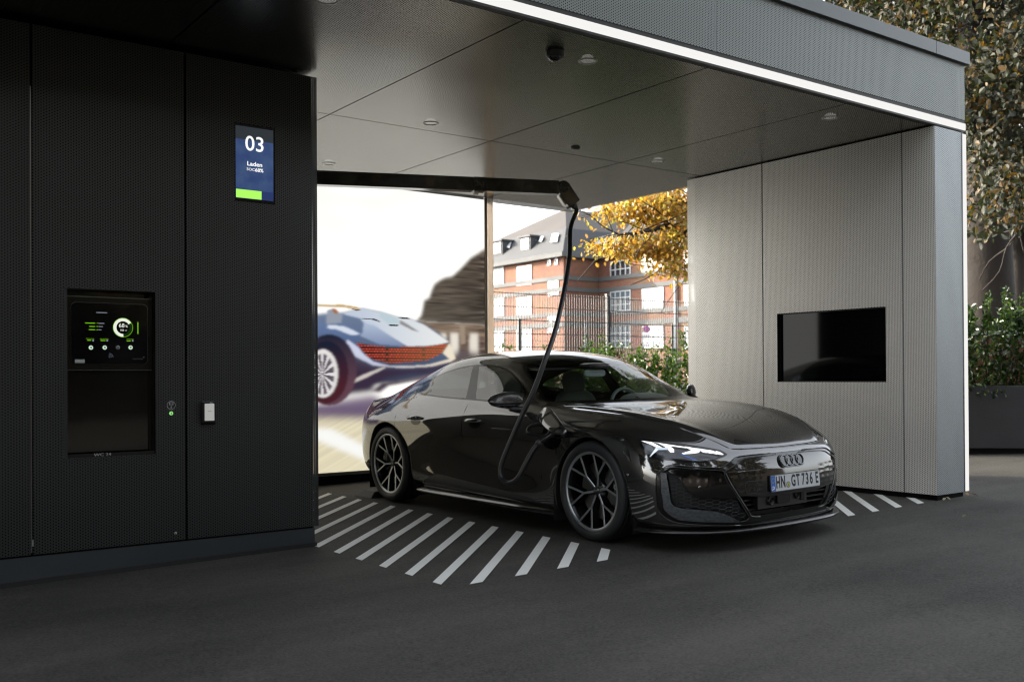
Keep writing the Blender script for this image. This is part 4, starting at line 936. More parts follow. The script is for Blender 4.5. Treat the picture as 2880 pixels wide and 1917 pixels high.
def bigtree(base, label, trunkP, limbs, crown, nl, sz, m, seed, cat='tree', group=None, name='broadleaf_tree', clumps=None):
    t = empty(name, base, label, cat, group); B0 = Vector(base)
    m_ = MB()
    pts = [Vector(p[:3])-B0 for p in trunkP]; m_.tube(catmull(pts, 4), list(np.interp(np.linspace(0, len(pts)-1, 4*(len(pts)-1)+1), range(len(pts)), [p[3] for p in trunkP])), 16)
    m_.build('trunk', BARK, t)
    m_ = MB(); tips = []
    r = random.Random(seed)
    for A, B_, ra, rb in limbs:
        P = branchy(m_, Vector(A)-B0, Vector(B_)-B0, ra, rb, .25, 7, r.random())
        for k in range(2, 8):
            for _ in range(2):
                e = P[k]+Vector((r.uniform(-1,1), r.uniform(-1,1), r.uniform(-.8,.5)))*1.2; branchy(m_, P[k], e, rb*.7, .006, .2, 3, r.random()); tips.append(e); tips.append(P[k])
    m_.build('limbs', BARK, t)
    rs_ = np.random.RandomState(seed); P = []; S = []
    for (c, rad, k) in crown:
        c = np.array(c)-np.array(base)
        # leaf sprays: clusters of leaves hanging from twig ends
        nc = max(1, int(nl*k/13)); u = rs_.randn(nc, 3); u /= np.linalg.norm(u, axis=1)[:, None]; q = rs_.uniform(.15, 1, nc)**.5
        cc = c+u*q[:, None]*np.array(rad)
        for j in range(nc):
            mth = rs_.randint(9, 17); off = rs_.randn(mth, 3)*np.array([.20,.20,.09]); P.append(cc[j]+off); S.append(rs_.uniform(.6, 1.2, mth)*sz)
    leaf_mesh('crown', np.concatenate(P), np.concatenate(S), m, t, seed, lobed=True, droop=.35)
    return t
def WP(px, py, Z): return tuple(C0_+ray(px, py)*Z)
# big old chestnut behind the planter
Zt = 16.5
b_ = list(WP(2775, 1285, Zt)); b_[2] = -.1
bigtree(tuple(b_), 'massive old chestnut with a thick dark trunk and autumn-tinged leaves at the right edge', [(*b_, .62), (*WP(2772,1000,Zt), .50), (*WP(2768,760,Zt), .44), (*WP(2765,560,Zt), .42), (*WP(2750,380,Zt), .30), (*WP(2735,120,Zt), .24), (*WP(2700,-150,Zt), .16)],
  [(WP(2775,600,Zt), WP(2900,380,Zt-1), .26, .10), (WP(2745,330,Zt), WP(2560,60,Zt+1), .16, .06), (WP(2750,420,Zt), WP(2620,250,Zt+.5), .13, .05), (WP(2740,100,Zt), WP(2890,-60,Zt), .14, .05), (WP(2735,0,Zt), WP(2400,-100,Zt+2), .12, .04), (WP(2460,20,Zt+3), WP(2440,-250,Zt+3), .14,.1), (WP(2800,560,Zt-.4), WP(2880,640,Zt-2), .05,.02)],
  [(WP(2800,80,Zt-1), (1.4,1.6,1.5), .16), (WP(2640,60,Zt+1), (1.5,1.6,1.0), .16), (WP(2460,-20,Zt+2.5), (2.0,2.0,.8), .14), (WP(2330,-40,Zt+4), (1.6,2.0,.7), .10), (WP(2850,330,Zt-1.5), (.9,1.0,1.3), .14), (WP(2745,260,Zt-2), (.5,.8,.8), .05), (WP(2560,-40,Zt+5), (2.4,1.6,1.4), .13), (WP(2800,-140,Zt), (3.2,3.0,1.3), .16), (WP(2860,560,Zt-2), (.5,.6,.5), .02), (WP(2745,520,Zt-2.5), (.22,.5,.8), .012), (WP(2900,150,Zt+3), (2.5,2.5,2.2), .15)],
  26000, .115, CHEST, 5)
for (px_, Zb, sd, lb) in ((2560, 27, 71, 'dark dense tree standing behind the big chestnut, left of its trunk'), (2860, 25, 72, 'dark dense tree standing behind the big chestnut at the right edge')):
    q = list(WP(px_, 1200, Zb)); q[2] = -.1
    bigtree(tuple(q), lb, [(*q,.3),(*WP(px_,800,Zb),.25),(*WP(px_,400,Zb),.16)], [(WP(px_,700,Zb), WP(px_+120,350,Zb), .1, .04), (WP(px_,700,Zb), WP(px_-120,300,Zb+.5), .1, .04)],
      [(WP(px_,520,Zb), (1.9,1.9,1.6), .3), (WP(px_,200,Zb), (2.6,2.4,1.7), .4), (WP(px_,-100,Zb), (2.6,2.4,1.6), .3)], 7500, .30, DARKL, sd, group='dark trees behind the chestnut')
# golden tree whose bough hangs into the view of the bay
Zg = 19.0
gb = list(WP(2075, 1100, Zg)); gb[2] = -.1
bigtree(tuple(gb), 'golden autumn tree whose low leafy bough hangs into the opening beside the side wall', [(*gb, .28), (*WP(2080,900,Zg), .24), (*WP(2085,700,Zg), .2), (*WP(2075,420,Zg), .16)],
  [(WP(2082,640,Zg), WP(1740,660,Zg-.5), .09, .02), (WP(2082,560,Zg), WP(1700,590,Zg), .09, .02), (WP(2080,480,Zg), WP(1800,520,Zg+.5), .08, .02), (WP(2080,700,Zg), WP(1890,760,Zg-.5), .06, .015)],
  [(WP(1900,600,Zg), (.75,.7,.48), .20), (WP(1815,580,Zg), (.55,.6,.22), .11), (WP(1790,700,Zg), (.65,.6,.13), .10), (WP(1730,600,Zg), (.42,.4,.10), .045), (WP(1870,690,Zg-.3), (.6,.5,.24), .13), (WP(1895,755,Zg-.5), (.36,.3,.14), .05), (WP(1710,690,Zg-.2), (.30,.3,.10), .035), (WP(2050,540,Zg), (1.2,1.2,1.4), .2), (WP(1850,520,Zg+.6), (.8,.6,.25), .10), (WP(1760,545,Zg+.3), (.3,.3,.12), .03)],
  7500, .10, GOLD, 9)
# trees across the yard, behind the photographer (they darken the foreground and show in the paintwork)
TG = 'trees across the yard behind the photographer'
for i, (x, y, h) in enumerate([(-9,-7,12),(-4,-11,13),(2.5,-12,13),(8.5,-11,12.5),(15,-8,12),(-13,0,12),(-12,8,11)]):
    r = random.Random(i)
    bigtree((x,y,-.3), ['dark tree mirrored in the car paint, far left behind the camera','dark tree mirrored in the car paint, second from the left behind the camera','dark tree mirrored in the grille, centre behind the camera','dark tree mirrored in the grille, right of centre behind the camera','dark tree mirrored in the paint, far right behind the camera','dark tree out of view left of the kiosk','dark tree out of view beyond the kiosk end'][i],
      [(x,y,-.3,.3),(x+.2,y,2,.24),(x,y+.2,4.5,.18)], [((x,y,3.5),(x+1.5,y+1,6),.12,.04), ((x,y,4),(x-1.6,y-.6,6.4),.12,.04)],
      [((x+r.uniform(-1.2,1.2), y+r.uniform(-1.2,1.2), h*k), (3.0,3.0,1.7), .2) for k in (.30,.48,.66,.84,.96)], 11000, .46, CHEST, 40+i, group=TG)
# unseen dark building added to block the low sky and darken reflections
t = empty('sky_block_building', (4, -17, -.3), 'unseen dark brick building added behind the camera to block low sky', 'building')
DBR = mat('dark brick', (.035,.026,.020), .9, noise=.3, nscale=.5)
m_ = MB(); m_.box(-26, 26, -8, 0, 0, 6.4); m_.build('wall', DBR, t)
m_ = MB(); m_.add([(-26.4,.5,6.3),(26.4,.5,6.3),(25,-4,9.2),(-25,-4,9.2)], [(0,1,2,3)]); m_.add([(-26.4,-8.5,6.3),(26.4,-8.5,6.3),(25,-4,9.2),(-25,-4,9.2)], [(3,2,1,0)]); m_.add([(-26.4,.5,6.3),(-26.4,-8.5,6.3),(-25,-4,9.2)], [(0,1,2)]); m_.add([(26.4,.5,6.3),(26.4,-8.5,6.3),(25,-4,9.2)], [(2,1,0)]); m_.build('roof', mat('dark tiles', (.03,.025,.022), .85, noise=.3, nscale=1), t)
for k in range(13):
    for z in (1.2, 4.0):
        x = -24+k*4
        m_ = MB(); m_.box(x-.65, x+.65, -.02, .06, z, z+1.5); w_ = m_.build('window', mat('frame dark', (.05,.05,.05), .5), t)
        m_ = MB(); m_.box(x-.57, x+.57, .0605, .065, z+.08, z+1.42); m_.build('pane', WGD, w_)
# ------------------------------------------------------------------ the car
# ---- car skin: control stations, (rearward a, half width b, height z) ----
# lower flank patch, rows bottom -> belt / bonnet line, stations front centre -> round the side -> rear centre
PA=[
 [(-.93,0,.14),(-.965,0,.20),(-.983,0,.33),(-.985,0,.47),(-.965,0,.56),(-.95,0,.60),(-.93,0,.635),(-.905,0,.655)],
 [(-.925,.2,.14),(-.96,.2,.20),(-.978,.2,.33),(-.980,.2,.47),(-.96,.2,.56),(-.945,.2,.60),(-.925,.2,.635),(-.900,.19,.656)],
 [(-.905,.41,.14),(-.945,.41,.20),(-.963,.41,.33),(-.962,.41,.47),(-.945,.40,.56),(-.93,.39,.60),(-.91,.375,.635),(-.883,.35,.659)],
 [(-.86,.55,.14),(-.90,.57,.20),(-.915,.575,.33),(-.915,.575,.47),(-.90,.56,.57),(-.885,.53,.615),(-.87,.50,.645),(-.853,.47,.664)],
 [(-.78,.67,.14),(-.82,.70,.20),(-.83,.705,.33),(-.83,.70,.47),(-.82,.68,.59),(-.81,.645,.645),(-.80,.60,.675),(-.785,.525,.71)],
 [(-.68,.77,.14),(-.71,.80,.20),(-.72,.815,.33),(-.72,.81,.48),(-.71,.79,.60),(-.705,.745,.665),(-.695,.69,.708),(-.66,.595,.765)],
 [(-.57,.845,.145),(-.59,.875,.21),(-.60,.895,.34),(-.60,.895,.49),(-.59,.87,.625),(-.575,.83,.70),(-.56,.765,.752),(-.52,.645,.812)],
 [(-.42,.88,.15),(-.44,.92,.22),(-.44,.945,.35),(-.44,.950,.52),(-.43,.935,.66),(-.42,.895,.742),(-.40,.80,.805),(-.36,.68,.845)],
 [(-.2,.88,.15),(-.2,.93,.22),(-.2,.953,.40),(-.2,.962,.58),(-.2,.95,.72),(-.2,.90,.795),(-.2,.80,.852),(-.2,.705,.872)],
 [(0,.88,.15),(0,.93,.22),(0,.955,.42),(0,.965,.61),(0,.953,.75),(0,.90,.828),(0,.81,.882),(0,.728,.896)],
 [(.25,.87,.15),(.25,.918,.22),(.25,.935,.38),(.25,.948,.57),(.25,.950,.72),(.25,.908,.825),(.25,.83,.895),(.25,.745,.914)],
 [(.50,.87,.15),(.50,.92,.22),(.50,.924,.37),(.50,.931,.54),(.50,.942,.70),(.50,.918,.815),(.50,.86,.893),(.50,.765,.928)],
 [(.75,.87,.155),(.75,.925,.22),(.75,.919,.36),(.75,.921,.53),(.75,.936,.69),(.75,.926,.795),(.75,.885,.878),(.75,.828,.937)],
 [(1.1,.87,.165),(1.1,.928,.225),(1.1,.917,.35),(1.1,.917,.52),(1.1,.932,.68),(1.1,.928,.782),(1.1,.894,.868),(1.1,.842,.943)],
 [(1.55,.87,.17),(1.55,.93,.23),(1.55,.918,.36),(1.55,.919,.53),(1.55,.935,.69),(1.55,.933,.790),(1.55,.897,.880),(1.55,.843,.960)],
 [(2.0,.87,.18),(2.0,.933,.24),(2.0,.926,.37),(2.0,.930,.55),(2.0,.946,.71),(2.0,.944,.800),(2.0,.899,.893),(2.0,.836,.971)],
 [(2.4,.87,.19),(2.4,.935,.25),(2.4,.94,.38),(2.4,.95,.57),(2.4,.963,.73),(2.4,.955,.810),(2.4,.896,.908),(2.4,.812,.990)],
 [(2.7,.88,.19),(2.7,.94,.26),(2.7,.955,.40),(2.7,.967,.60),(2.7,.974,.735),(2.7,.955,.818),(2.7,.880,.912),(2.7,.776,1.000)],
 [(2.95,.88,.19),(2.95,.94,.26),(2.95,.960,.42),(2.95,.973,.62),(2.95,.978,.745),(2.95,.955,.825),(2.95,.875,.905),(2.95,.745,.99)],
 [(3.2,.87,.20),(3.2,.92,.26),(3.2,.950,.41),(3.2,.960,.60),(3.2,.960,.73),(3.2,.93,.815),(3.2,.845,.885),(3.2,.71,.960)],
 [(3.4,.83,.22),(3.4,.88,.27),(3.4,.915,.41),(3.4,.920,.58),(3.4,.912,.70),(3.4,.88,.79),(3.4,.80,.865),(3.4,.69,.930)],
 [(3.6,.75,.24),(3.6,.80,.29),(3.6,.835,.41),(3.6,.84,.58),(3.6,.83,.70),(3.6,.80,.79),(3.6,.74,.865),(3.6,.66,.915)],
 [(3.75,.62,.25),(3.77,.67,.30),(3.79,.70,.41),(3.79,.705,.58),(3.78,.70,.70),(3.77,.68,.80),(3.76,.65,.87),(3.75,.62,.917)],
 [(3.85,.42,.25),(3.89,.45,.30),(3.92,.46,.41),(3.92,.46,.58),(3.90,.46,.70),(3.88,.46,.80),(3.87,.47,.88),(3.87,.50,.925)],
 [(3.89,.2,.25),(3.94,.2,.30),(3.98,.2,.41),(3.98,.2,.58),(3.95,.2,.70),(3.92,.2,.80),(3.91,.2,.89),(3.92,.25,.945)],
 [(3.90,0,.25),(3.95,0,.30),(3.99,0,.41),(3.99,0,.58),(3.96,0,.70),(3.93,0,.80),(3.92,0,.89),(3.93,0,.95)],
]
# upper patch, rows belt / bonnet line -> centre, stations bonnet lip -> tail
PB=[
 [(-.853,.47,.664),(-.868,.42,.662),(-.881,.36,.660),(-.891,.28,.658),(-.898,.2,.657),(-.903,.1,.656),(-.905,0,.655)],
 [(-0.785,0.525,0.71),(-0.8,0.475,0.719),(-0.82,0.41,0.704),(-0.835,0.32,0.7),(-0.843,0.23,0.699),(-0.848,0.12,0.697),(-0.85,0,0.696)],
 [(-0.66,0.595,0.765),(-0.67,0.535,0.783),(-0.68,0.46,0.77),(-0.69,0.37,0.765),(-0.7,0.27,0.761),(-0.7,0.14,0.758),(-0.7,0,0.757)],
 [(-0.52,0.645,0.812),(-0.52,0.585,0.832),(-0.52,0.5,0.82),(-0.52,0.4,0.814),(-0.52,0.29,0.811),(-0.52,0.15,0.807),(-0.52,0,0.806)],
 [(-0.36,0.68,0.845),(-0.36,0.62,0.866),(-0.36,0.53,0.853),(-0.36,0.42,0.848),(-0.36,0.3,0.843),(-0.36,0.155,0.838),(-0.36,0,0.836)],
 [(-0.2,0.705,0.872),(-0.2,0.64,0.891),(-0.2,0.55,0.878),(-0.2,0.43,0.872),(-0.2,0.31,0.867),(-0.2,0.16,0.862),(-0.2,0,0.86)],
 [(0,0.728,0.896),(0,0.66,0.913),(0,0.565,0.901),(0,0.44,0.896),(0,0.315,0.891),(0,0.16,0.887),(0,0,0.885)],
 [(0.25,0.745,0.914),(0.25,0.675,0.93),(0.25,0.58,0.919),(0.25,0.45,0.916),(0.25,0.32,0.913),(0.25,0.16,0.909),(0.25,0,0.907)],
 [(0.4,0.755,0.922),(0.4,0.69,0.937),(0.4,0.59,0.928),(0.4,0.46,0.928),(0.4,0.325,0.928),(0.4,0.16,0.926),(0.4,0,0.925)],
 [(.50,.765,.928),(.50,.705,.937),(.50,.61,.941),(.50,.48,.949),(.50,.33,.957),(.50,.17,.963),(.50,0,.965)],
 [(.62,.800,.934),(.62,.745,.948),(.62,.66,.968),(.62,.54,.990),(.62,.37,1.010),(.62,.19,1.023),(.62,0,1.027)],
 [(.75,.828,.937),(.75,.785,.960),(.75,.745,.992),(.75,.64,1.038),(.75,.44,1.073),(.75,.22,1.091),(.75,0,1.096)],
 [(.90,.838,.940),(.90,.80,.985),(.90,.76,1.03),(.90,.70,1.075),(.90,.49,1.132),(.90,.25,1.159),(.90,0,1.166)],
 [(1.1,.842,.943),(1.1,.788,1.035),(1.1,.735,1.115),(1.1,.665,1.180),(1.1,.49,1.223),(1.1,.25,1.248),(1.1,0,1.255)],
 [(1.3,.844,.951),(1.3,.775,1.085),(1.3,.705,1.20),(1.3,.62,1.262),(1.3,.45,1.303),(1.3,.23,1.323),(1.3,0,1.329)],
 [(1.55,.843,.960),(1.55,.770,1.10),(1.55,.69,1.245),(1.55,.60,1.307),(1.55,.43,1.343),(1.55,.22,1.361),(1.55,0,1.366)],
 [(1.85,.840,.967),(1.85,.768,1.10),(1.85,.690,1.253),(1.85,.60,1.320),(1.85,.43,1.357),(1.85,.22,1.376),(1.85,0,1.381)],
 [(2.15,.828,.977),(2.15,.768,1.09),(2.15,.705,1.215),(2.15,.60,1.303),(2.15,.43,1.344),(2.15,.22,1.364),(2.15,0,1.369)],
 [(2.4,.812,.990),(2.4,.772,1.06),(2.4,.72,1.15),(2.4,.59,1.258),(2.4,.43,1.300),(2.4,.22,1.320),(2.4,0,1.326)],
 [(2.65,.783,1.000),(2.65,.745,1.04),(2.65,.69,1.11),(2.65,.575,1.198),(2.65,.42,1.240),(2.65,.21,1.260),(2.65,0,1.266)],
 [(2.95,.745,.99),(2.95,.71,1.018),(2.95,.655,1.065),(2.95,.56,1.120),(2.95,.41,1.160),(2.95,.21,1.178),(2.95,0,1.184)],
 [(3.2,.71,.960),(3.2,.68,.982),(3.2,.63,1.012),(3.2,.55,1.048),(3.2,.40,1.080),(3.2,.20,1.096),(3.2,0,1.10)],
 [(3.45,.685,.925),(3.45,.65,.942),(3.45,.60,.960),(3.45,.53,.980),(3.45,.39,1.002),(3.45,.20,1.013),(3.45,0,1.016)],
 [(3.7,.64,.916),(3.7,.60,.928),(3.7,.55,.938),(3.7,.48,.947),(3.7,.36,.956),(3.7,.18,.962),(3.7,0,.965)],
 [(3.87,.50,.925),(3.885,.46,.93),(3.895,.40,.935),(3.91,.33,.940),(3.92,.25,.945),(3.927,.13,.949),(3.93,0,.95)],
]
def bmat(n,per,m0,m1):
    # uniform cubic B-spline evaluation matrix, n controls, `per` samples per span; ends: 'i' interpolate, 's' symmetric in b
    rows=[]
    for i in range(n-1):
        for k in range(per):
            rows.append((i,k/per))
    rows.append((n-2,1.0))
    M=np.zeros((len(rows),n)); E0=np.zeros((len(rows),1)); 
    Ms=np.zeros((len(rows),n))   # variant for the b coordinate (sign flips)
    for r,(i,t) in enumerate(rows):
        w=[(1-t)**3/6,(3*t**3-6*t*t+4)/6,(-3*t**3+3*t*t+3*t+1)/6,t**3/6]
        for q in range(4):
            j=i-1+q
            if j<0:
                if m0=='s': M[r,1]+=w[q]; Ms[r,1]-=w[q]
                else:
                    for A in (M,Ms): A[r,0]+=2*w[q]; A[r,1]-=w[q]
            elif j>n-1:
                if m1=='s': M[r,n-2]+=w[q]; Ms[r,n-2]-=w[q]
                else:
                    for A in (M,Ms): A[r,n-1]+=2*w[q]; A[r,n-2]-=w[q]
            else:
                M[r,j]+=w[q]; Ms[r,j]+=w[q]
    return M,Ms
def surf(P,pu,pv,eu,ev,corr=.7,fixlast=False):
    P=np.array(P,float); nu,nv=P.shape[:2]
    Au,Aus=bmat(nu,1,*eu); Av,Avs=bmat(nv,1,*ev)
    C=P.copy()
    for it in range(2):
        for c in range(3):
            S=(Aus if c==1 else Au)@C[:,:,c]@(Avs if c==1 else Av).T
            C[:,:,c]+=corr*(P[:,:,c]-S)
    Bu,Bus=bmat(nu,pu,*eu); Bv,Bvs=bmat(nv,pv,*ev)
    G=np.stack([(Bus if c==1 else Bu)@C[:,:,c]@(Bvs if c==1 else Bv).T for c in range(3)],-1)
    return G
def skinA(pu=8,pv=8): return surf(PA,pu,pv,('s','s'),('i','i'))
def skinB(pu=8,pv=8): return surf(PB,pu,pv,('i','i'),('i','s'))
def PAINTMAT():
    m, n, l, b = newmat('car paint')
    b.inputs['Base Color'].default_value = (.012,.0112,.0095,1); b.inputs['Metallic'].default_value = .0; b.inputs['Roughness'].default_value = .5; b.inputs['Specular IOR Level'].default_value = .18
    b.inputs['Coat Weight'].default_value = 1; b.inputs['Coat Roughness'].default_value = .012; b.inputs['Coat IOR'].default_value = 2.6
    tc = n.new('ShaderNodeTexCoord'); v = n.new('ShaderNodeTexVoronoi'); v.inputs['Scale'].default_value = 900; l.new(tc.outputs['Object'], v.inputs[0])
    bp = n.new('ShaderNodeBump'); bp.inputs['Strength'].default_value = .08; bp.inputs['Distance'].default_value = .001; l.new(v.outputs['Color'], bp.inputs['Height']); l.new(bp.outputs[0], b.inputs['Normal'])
    return m
PA_M = PAINTMAT()
def carbon(name, c0, c1, sc=55, rough=.35, coat=.3):
    m, n, l, b = newmat(name); tc = n.new('ShaderNodeTexCoord'); v = n.new('ShaderNodeTexVoronoi'); v.inputs['Scale'].default_value = sc; v.inputs['Randomness'].default_value = 1
    mp = n.new('ShaderNodeMapping'); mp.inputs['Scale'].default_value = (1,1,1.8); l.new(tc.outputs['Object'], mp.inputs[0]); l.new(mp.outputs[0], v.inputs[0])
    s = n.new('ShaderNodeSeparateColor'); l.new(v.outputs['Color'], s.inputs[0]); x = n.new('ShaderNodeMix'); x.data_type = 'RGBA'; l.new(s.outputs[0], x.inputs[0]); x.inputs[6].default_value = (*c0,1); x.inputs[7].default_value = (*c1,1)
    l.new(x.outputs[2], b.inputs['Base Color']); b.inputs['Roughness'].default_value = rough; b.inputs['Coat Weight'].default_value = coat; return m
CARB = carbon('forged carbon blade', (.055,.062,.070), (.105,.115,.125), 60, .42)
CARBD = carbon('forged carbon mirror', (.008,.007,.007), (.085,.078,.070), 110, .3, .8)
CARBM = carbon('matt carbon sill', (.022,.022,.021), (.034,.034,.033), 160, .5, .1)
TRIM = mat('gloss black trim', (.005,.005,.005), .08, spec=.6)
SATB = mat('satin black', (.012,.012,.012), .4)
GLF = glassmat('windscreen glass', (.90,.94,.91), refl=1.0); GLS = glassmat('side glass', (.62,.70,.66), refl=3.0); GLR = glassmat('privacy glass', (.12,.14,.14), refl=3)
LENS = glassmat('lamp lens', (.92,.95,.97), refl=.9)
RIMM = mat('wheel gloss black', (.006,.006,.007), .12, coat=.6); RIMC = mat('turned wheel face', (.46,.48,.50), .32, metal=.85)

class Skin:
    def __init__(s, G):
        nu, nv = G.shape[:2]; s.V = [tuple(p) for p in G.reshape(-1, 3)]; s.F = []; s.L = []
        for i in range(nu-1):
            for j in range(nv-1):
                s.F.append((i*nv+j, (i+1)*nv+j, (i+1)*nv+j+1, i*nv+j+1)); s.L.append('shell')
    def split(s, dfun, cond, new=None):
        """faces with cond(label, centroid) are cut along dfun(V)=0; the part with d<0 gets label new"""
        V = np.array(s.V); d = dfun(V); d = np.where(np.abs(d) < 2e-6, 0, d); cache = {}
        s.V = list(s.V); F2 = []; L2 = []
        def mid(i, j):
            k = (min(i, j), max(i, j))
            if k not in cache:
                t = d[k[0]]/(d[k[0]]-d[k[1]]); a, b_ = V[k[0]], V[k[1]]; s.V.append(tuple(a+(b_-a)*t)); cache[k] = len(s.V)-1
            return cache[k]
        for f, lb in zip(s.F, s.L):
            df = [d[i] for i in f]
            if (min(df) >= 0) or not cond(lb, V[list(f)].mean(0)): F2.append(f); L2.append(lb); continue
            if max(df) <= 0: F2.append(f); L2.append(new or lb); continue
            pos = []; neg = []; n = len(f)
            for k in range(n):
                i, j = f[k], f[(k+1) % n]; a, b_ = d[i], d[j]
                if a >= 0: pos.append(i)
                if a <= 0: neg.append(i)
                if a*b_ < 0: m = mid(i, j); pos.append(m); neg.append(m)
            if len(set(pos)) >= 3: F2.append(tuple(pos)); L2.append(lb)
            if len(set(neg)) >= 3: F2.append(tuple(neg)); L2.append(new or lb)
        s.F, s.L = F2, L2
    def normals(s):
        V = np.array(s.V); N = np.zeros_like(V)
        for f in s.F:
            p = V[list(f)]; n = np.zeros(3)
            for k in range(1, len(f)-1): n += np.cross(p[k]-p[0], p[k+1]-p[0])
            for i in f: N[i] += n
        L = np.linalg.norm(N, axis=1); L[L == 0] = 1; return N/L[:, None]
def seg_d(x, y, P, closed=True):
    P = np.array(P, float); n = len(P); D = np.full(x.shape, 1e9)
    for i in range(n if closed else n-1):
        a, b_ = P[i], P[(i+1) % n]; e = b_-a; L = e@e
        t = np.clip(((x-a[0])*e[0]+(y-a[1])*e[1])/max(L, 1e-12), 0, 1); D = np.minimum(D, np.hypot(x-a[0]-t*e[0], y-a[1]-t*e[1]))
    return D
def sdf(x, y, P):
    D = seg_d(x, y, P); P = np.array(P, float); ins = np.zeros(x.shape, bool); n = len(P)
    for i in range(n):
        a, b_ = P[i], P[(i+1) % n]; c = (a[1] > y) != (b_[1] > y)
        with np.errstate(divide='ignore', invalid='ignore'): ins ^= c & (x < (b_[0]-a[0])*(y-a[1])/(b_[1]-a[1])+a[0])
    return np.where(ins, -D, D)
side = lambda P: (lambda V: sdf(V[:,0], V[:,2], P))
frnt = lambda P: (lambda V: sdf(V[:,1], V[:,2], P))
topp = lambda P: (lambda V: sdf(V[:,1], V[:,0], P))
diag = lambda P: (lambda V: sdf(V[:,0]+V[:,1], V[:,2], P))
def gapl(P, ax, w=.0042): return lambda V: seg_d(V[:,ax[0]] if ax[0] != 'p' else V[:,0]+V[:,1], V[:,ax[1]], P, False)-w
def smooth(P, n=4): return [tuple(p) for p in catmull([(*p, 0) for p in P], n)]
def sm2(P, n=4, closed=False): return [p[:2] for p in [tuple(q) for q in catmull([(p[0], p[1], 0) for p in P], n, closed)]]

GA, GB = surf(PA, 10, 8, ('s','s'), ('i','i')), surf(PB, 10, 10, ('i','i'), ('i','s'))
A = Skin(GA); B = Skin(GB)
isS = lambda lb, c: lb == 'shell'
# --- flank patch
ARF = [(.440,.10),(.436,.218),(.432,.345),(.411,.448),(.353,.549),(.268,.633),(.184,.693),(.100,.729),(.020,.743),(-.060,.736),(-.142,.710),(-.219,.662),(-.293,.598),(-.360,.505),(-.384,.425),(-.392,.329),(-.392,.22),(-.385,.10)]
ARR = [(2.452,.10),(2.455,.30),(2.466,.433),(2.495,.520),(2.540,.592),(2.604,.657),(2.695,.714),(2.783,.742),(2.863,.752),(2.936,.745),(3.020,.722),(3.109,.672),(3.19,.575),(3.245,.47),(3.27,.36),(3.28,.10)]
ARFs, ARRs = sm2(ARF, 5), sm2(ARR, 5)
A.split(side(ARFs), lambda l, c: c[0] < .6 and c[1] > .7, 'hole'); A.split(side(ARRs), lambda l, c: c[0] > 2.2 and c[1] > .6, 'hole')
MASK = [(-.01,.612),(.12,.611),(.40,.602),(.50,.566),(.572,.530),(.572,.508),(.545,.44),(.473,.33),(.424,.267),(.385,.224),(.30,.213),(-.01,.212)]
FOUT = [(-.01,.622),(.17,.622),(.44,.618),(.52,.592),(.590,.558),(.613,.554),(.754,.566),(.836,.573),(.872,.544),(.893,.511),(.900,.403),(.892,.299),(.870,.245),(.817,.200),(.695,.184),(.458,.170),(-.01,.168)]
INT = [(.879,.524),(.839,.559),(.757,.551),(.588,.532),(.585,.505),(.560,.44),(.487,.33),(.438,.26),(.405,.21),(.468,.193),(.70,.206),(.804,.217),(.840,.243),(.871,.288),(.883,.405)]
GLP = [(.855,.531),(.839,.545),(.757,.541),(.598,.522),(.519,.385),(.495,.343),(.519,.352),(.627,.359),(.725,.370),(.751,.378),(.768,.399),(.794,.452),(.810,.493),(.822,.513)]
BLD = [(.885,.53),(.858,.524),(.859,.488),(.853,.385),(.847,.332),(.837,.311),(.805,.295),(.739,.288),(.635,.273),(.585,.254),(.517,.220),(.462,.193),(.70,.200),(.81,.21),(.85,.24),(.878,.288),(.89,.405)]
fr_ = lambda lb, c: lb == 'shell' and c[0] < -.45
A.split(frnt(FOUT), fr_, 'surround')
A.split(frnt(INT), lambda l, c: l == 'surround' and c[0] < -.45, 'intake')
A.split(frnt(GLP), lambda l, c: l == 'intake', 'gloss_panel')
A.split(frnt(BLD), lambda l, c: l == 'intake', 'blade')
A.split(frnt(MASK), lambda l, c: l == 'surround' and c[0] < -.45, 'mask')
A.split(lambda V: sdf(V[:,1], V[:,2], MASK)+.0, lambda l, c: False)
A.split(lambda V: -sdf(V[:,1], V[:,2], MASK)-.010, lambda l, c: l == 'mask', 'mask_edge')
A.split(lambda V: V[:,2]-(.343+.02*np.clip((V[:,1]-.25)/.2, 0, 1)), lambda l, c: l == 'mask', 'lower_grille')
HLP = [(.469,.715),(.462,.735),(.445,.743),(.415,.743),(.341,.738),(.165,.723),(-.009,.701),(-.183,.679),(-.287,.663),(-.335,.645),(-.356,.634),(-.33,.622),(-.26,.608),(-.195,.592),(-.15,.587),(-.08,.588),(.052,.595),(.225,.606),(.35,.611),(.372,.618),(.384,.632),(.435,.672)]
A.split(diag(HLP), fr_, 'headlight')
A.split(lambda V: -sdf(V[:,0]+V[:,1], V[:,2], HLP)-.011, lambda l, c: l == 'headlight', 'lamp_rim')
SEAM = [(.453,.683),(.62,.697),(.776,.708),(.86,.716)]
A.split(gapl(SEAM, ('p',2), .002), lambda l, c: l == 'shell' and c[0] < 0, 'gap')
def bump_(V):
    p = V[:,0]+V[:,1]; zl = np.interp(p, [-.36,.453,.776,.86], [.64,.683,.708,.716]); f1 = zl-V[:,2]; f1 = np.where(p < -.34, .5, f1); return np.where(V[:,0] < .0, -f1, 1.0)
A.split(bump_, lambda l, c: l == 'shell' and c[0] < -.02, 'front_bumper')
L1 = [(.70,.96),(.655,.90),(.618,.82),(.600,.74),(.598,.66),(.600,.568),(.601,.453),(.585,.34),(.577,.205)]
L2 = [(1.655,1.0),(1.649,.963),(1.640,.88),(1.637,.817),(1.642,.775),(1.640,.70),(1.648,.55),(1.658,.40),(1.656,.33),(1.650,.205)]
